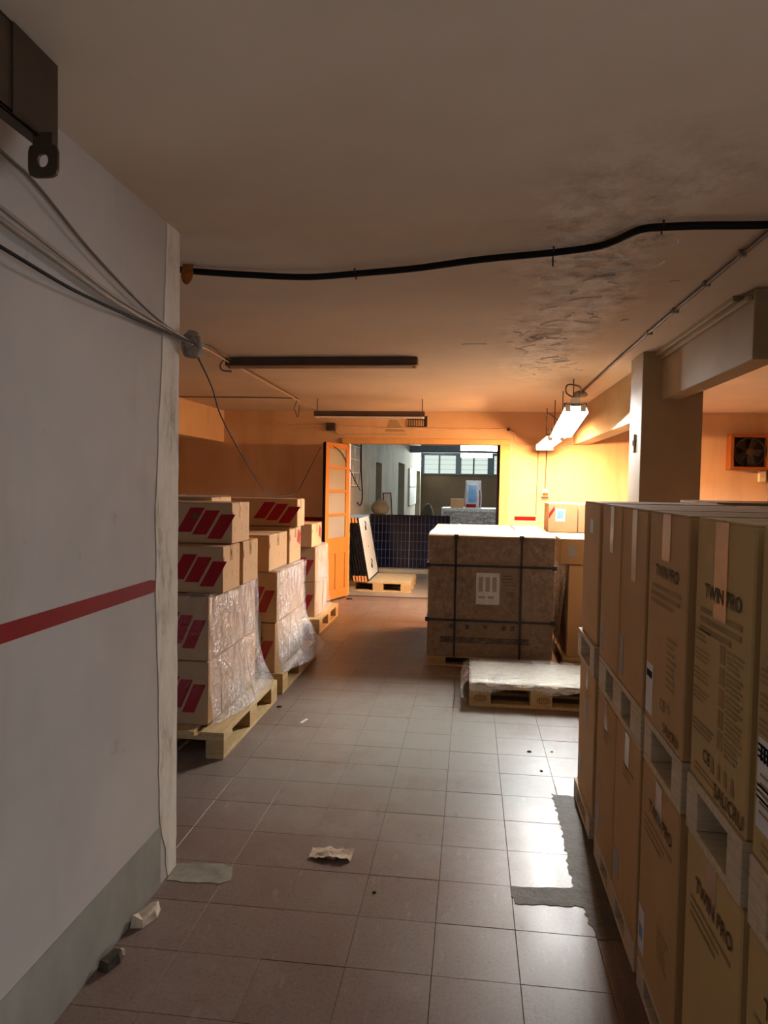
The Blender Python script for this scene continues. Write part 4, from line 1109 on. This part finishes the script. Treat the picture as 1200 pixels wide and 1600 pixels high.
# lug with a round hole, built as a ring of quads
lm = MB(); n = 24; wq, hq = .034, .036
def sq(a):
    c, s_ = math.cos(a), math.sin(a); k = (abs(c / wq) ** 5 + abs(s_ / hq) ** 5) ** (-1 / 5)
    return c * k, s_ * k
for yy in (-.004, .004):
    for k in range(n):
        a = 2 * math.pi * k / n; x, z = sq(a); lm.v.append((x, yy, z))
    for k in range(n):
        a = 2 * math.pi * k / n; lm.v.append((.0125 * math.cos(a), yy, .015 * math.sin(a)))
for k in range(n):
    q = (k + 1) % n
    lm.f += [(k, q, n + q, n + k), (2 * n + q, 2 * n + k, 3 * n + k, 3 * n + q), (k, 2 * n + k, 2 * n + q, q), (n + q, 3 * n + q, 3 * n + k, n + k)]
lug = obj('lug', lm, 'dark_metal', br, (.062, .30, -.052))
obj('lug_neck', MB().chbox(-.024, .024, -.005, .005, .030, .060, .002), 'dark_metal', lug)

# ------------------------------------------------------------------ litter on the floor
def shard(name, loc, pts, h, mat, label, cat, rz=0):
    m = MB(); m.prism(pts, 0, h)
    n0 = len(pts)
    for k in range(n0): x, y, z = m.v[n0 + k]; m.v[n0 + k] = (x * .8, y * .85, z * random.uniform(.55, 1.1))
    return tag(obj(name, m, mat, None, loc, (0, 0, rz)), label, cat)
def star(r0, r1, n, sy=1.0):
    return [((r := random.uniform(r0, r1)) * math.cos(6.283 * k / n), r * math.sin(6.283 * k / n) * sy) for k in range(n)]
cp = MB()
for k in range(3):
    wq_ = wrinkle(.010, 90 + k)
    cp.sheet(lambda u, v, k=k: ((u - .5) * .11 + k * .03 - .03 + wq_(v, u) * .5, (v - .5) * .08 + wq_(u, v) * .8, .014 + wq_(u * 1.7, v * 1.3) * .9 + .003 * k), 8, 7)
zmin = min(v[2] for v in cp.v); cp.v = [(x, y, z - zmin + .001) for x, y, z in cp.v]
tag(obj('crumpled_paper', cp, 'paper', None, (-.525, 2.81, 0)), 'crumpled brownish paper in the middle of the near floor', 'paper')
shard('plaster_chunk', (-1.068, 2.30, 0), [(-.02, -.06), (.02, -.045), (.03, .02), (.012, .065), (-.018, .05), (-.03, -.01)], .04, 'plaster_chunk', 'pale plaster chunk at the foot of the left wall', 'rubble', -.2)
shard('dark_chunk', (-1.070, 2.07, 0), [(-.02, -.045), (.015, -.04), (.022, .01), (.008, .04), (-.018, .03)], .035, 'dirt', 'dark rubble piece at the skirting nearest the camera', 'rubble', -.2)
shard('pale_crumb', (-1.062, 2.118, 0), star(.008, .014, 7), .02, 'plaster_chunk', 'small pale crumb on top of the nearest rubble', 'rubble')
for (x, y, r, mt, lab) in ((-.319, 2.576, .010, 'dirt', 'small dark crumb on the near floor tiles'), (-1.235, 4.65, .022, 'dirt', 'dark scrap lying by the nearest left pallet'), (.36, 4.10, .014, 'dirt', 'left of the dark crumbs in front of the flat pallet'), (.486, 4.12, .009, 'dirt', 'right dark crumb in front of the flat pallet'), (.402, 3.83, .012, 'dirt', 'crumb nearest the cement trench'), (-1.52, 9.15, .05, 'dirt', 'dark litter at the foot of the open door leaf')):
    shard('floor_crumb', (x, y, 0.0), star(r * .6, r, 8, .7), r * .5, mt, lab, 'litter')
tag(obj('paper_scrap', MB().prism([(-.012, -.04), (.006, -.045), (.014, .04), (-.004, .045)], .0005, .003), 'label_paper', None, (-1.01, 4.40, 0), (0, 0, -.15)), 'white paper scrap on the tiles near the left pallets', 'paper')
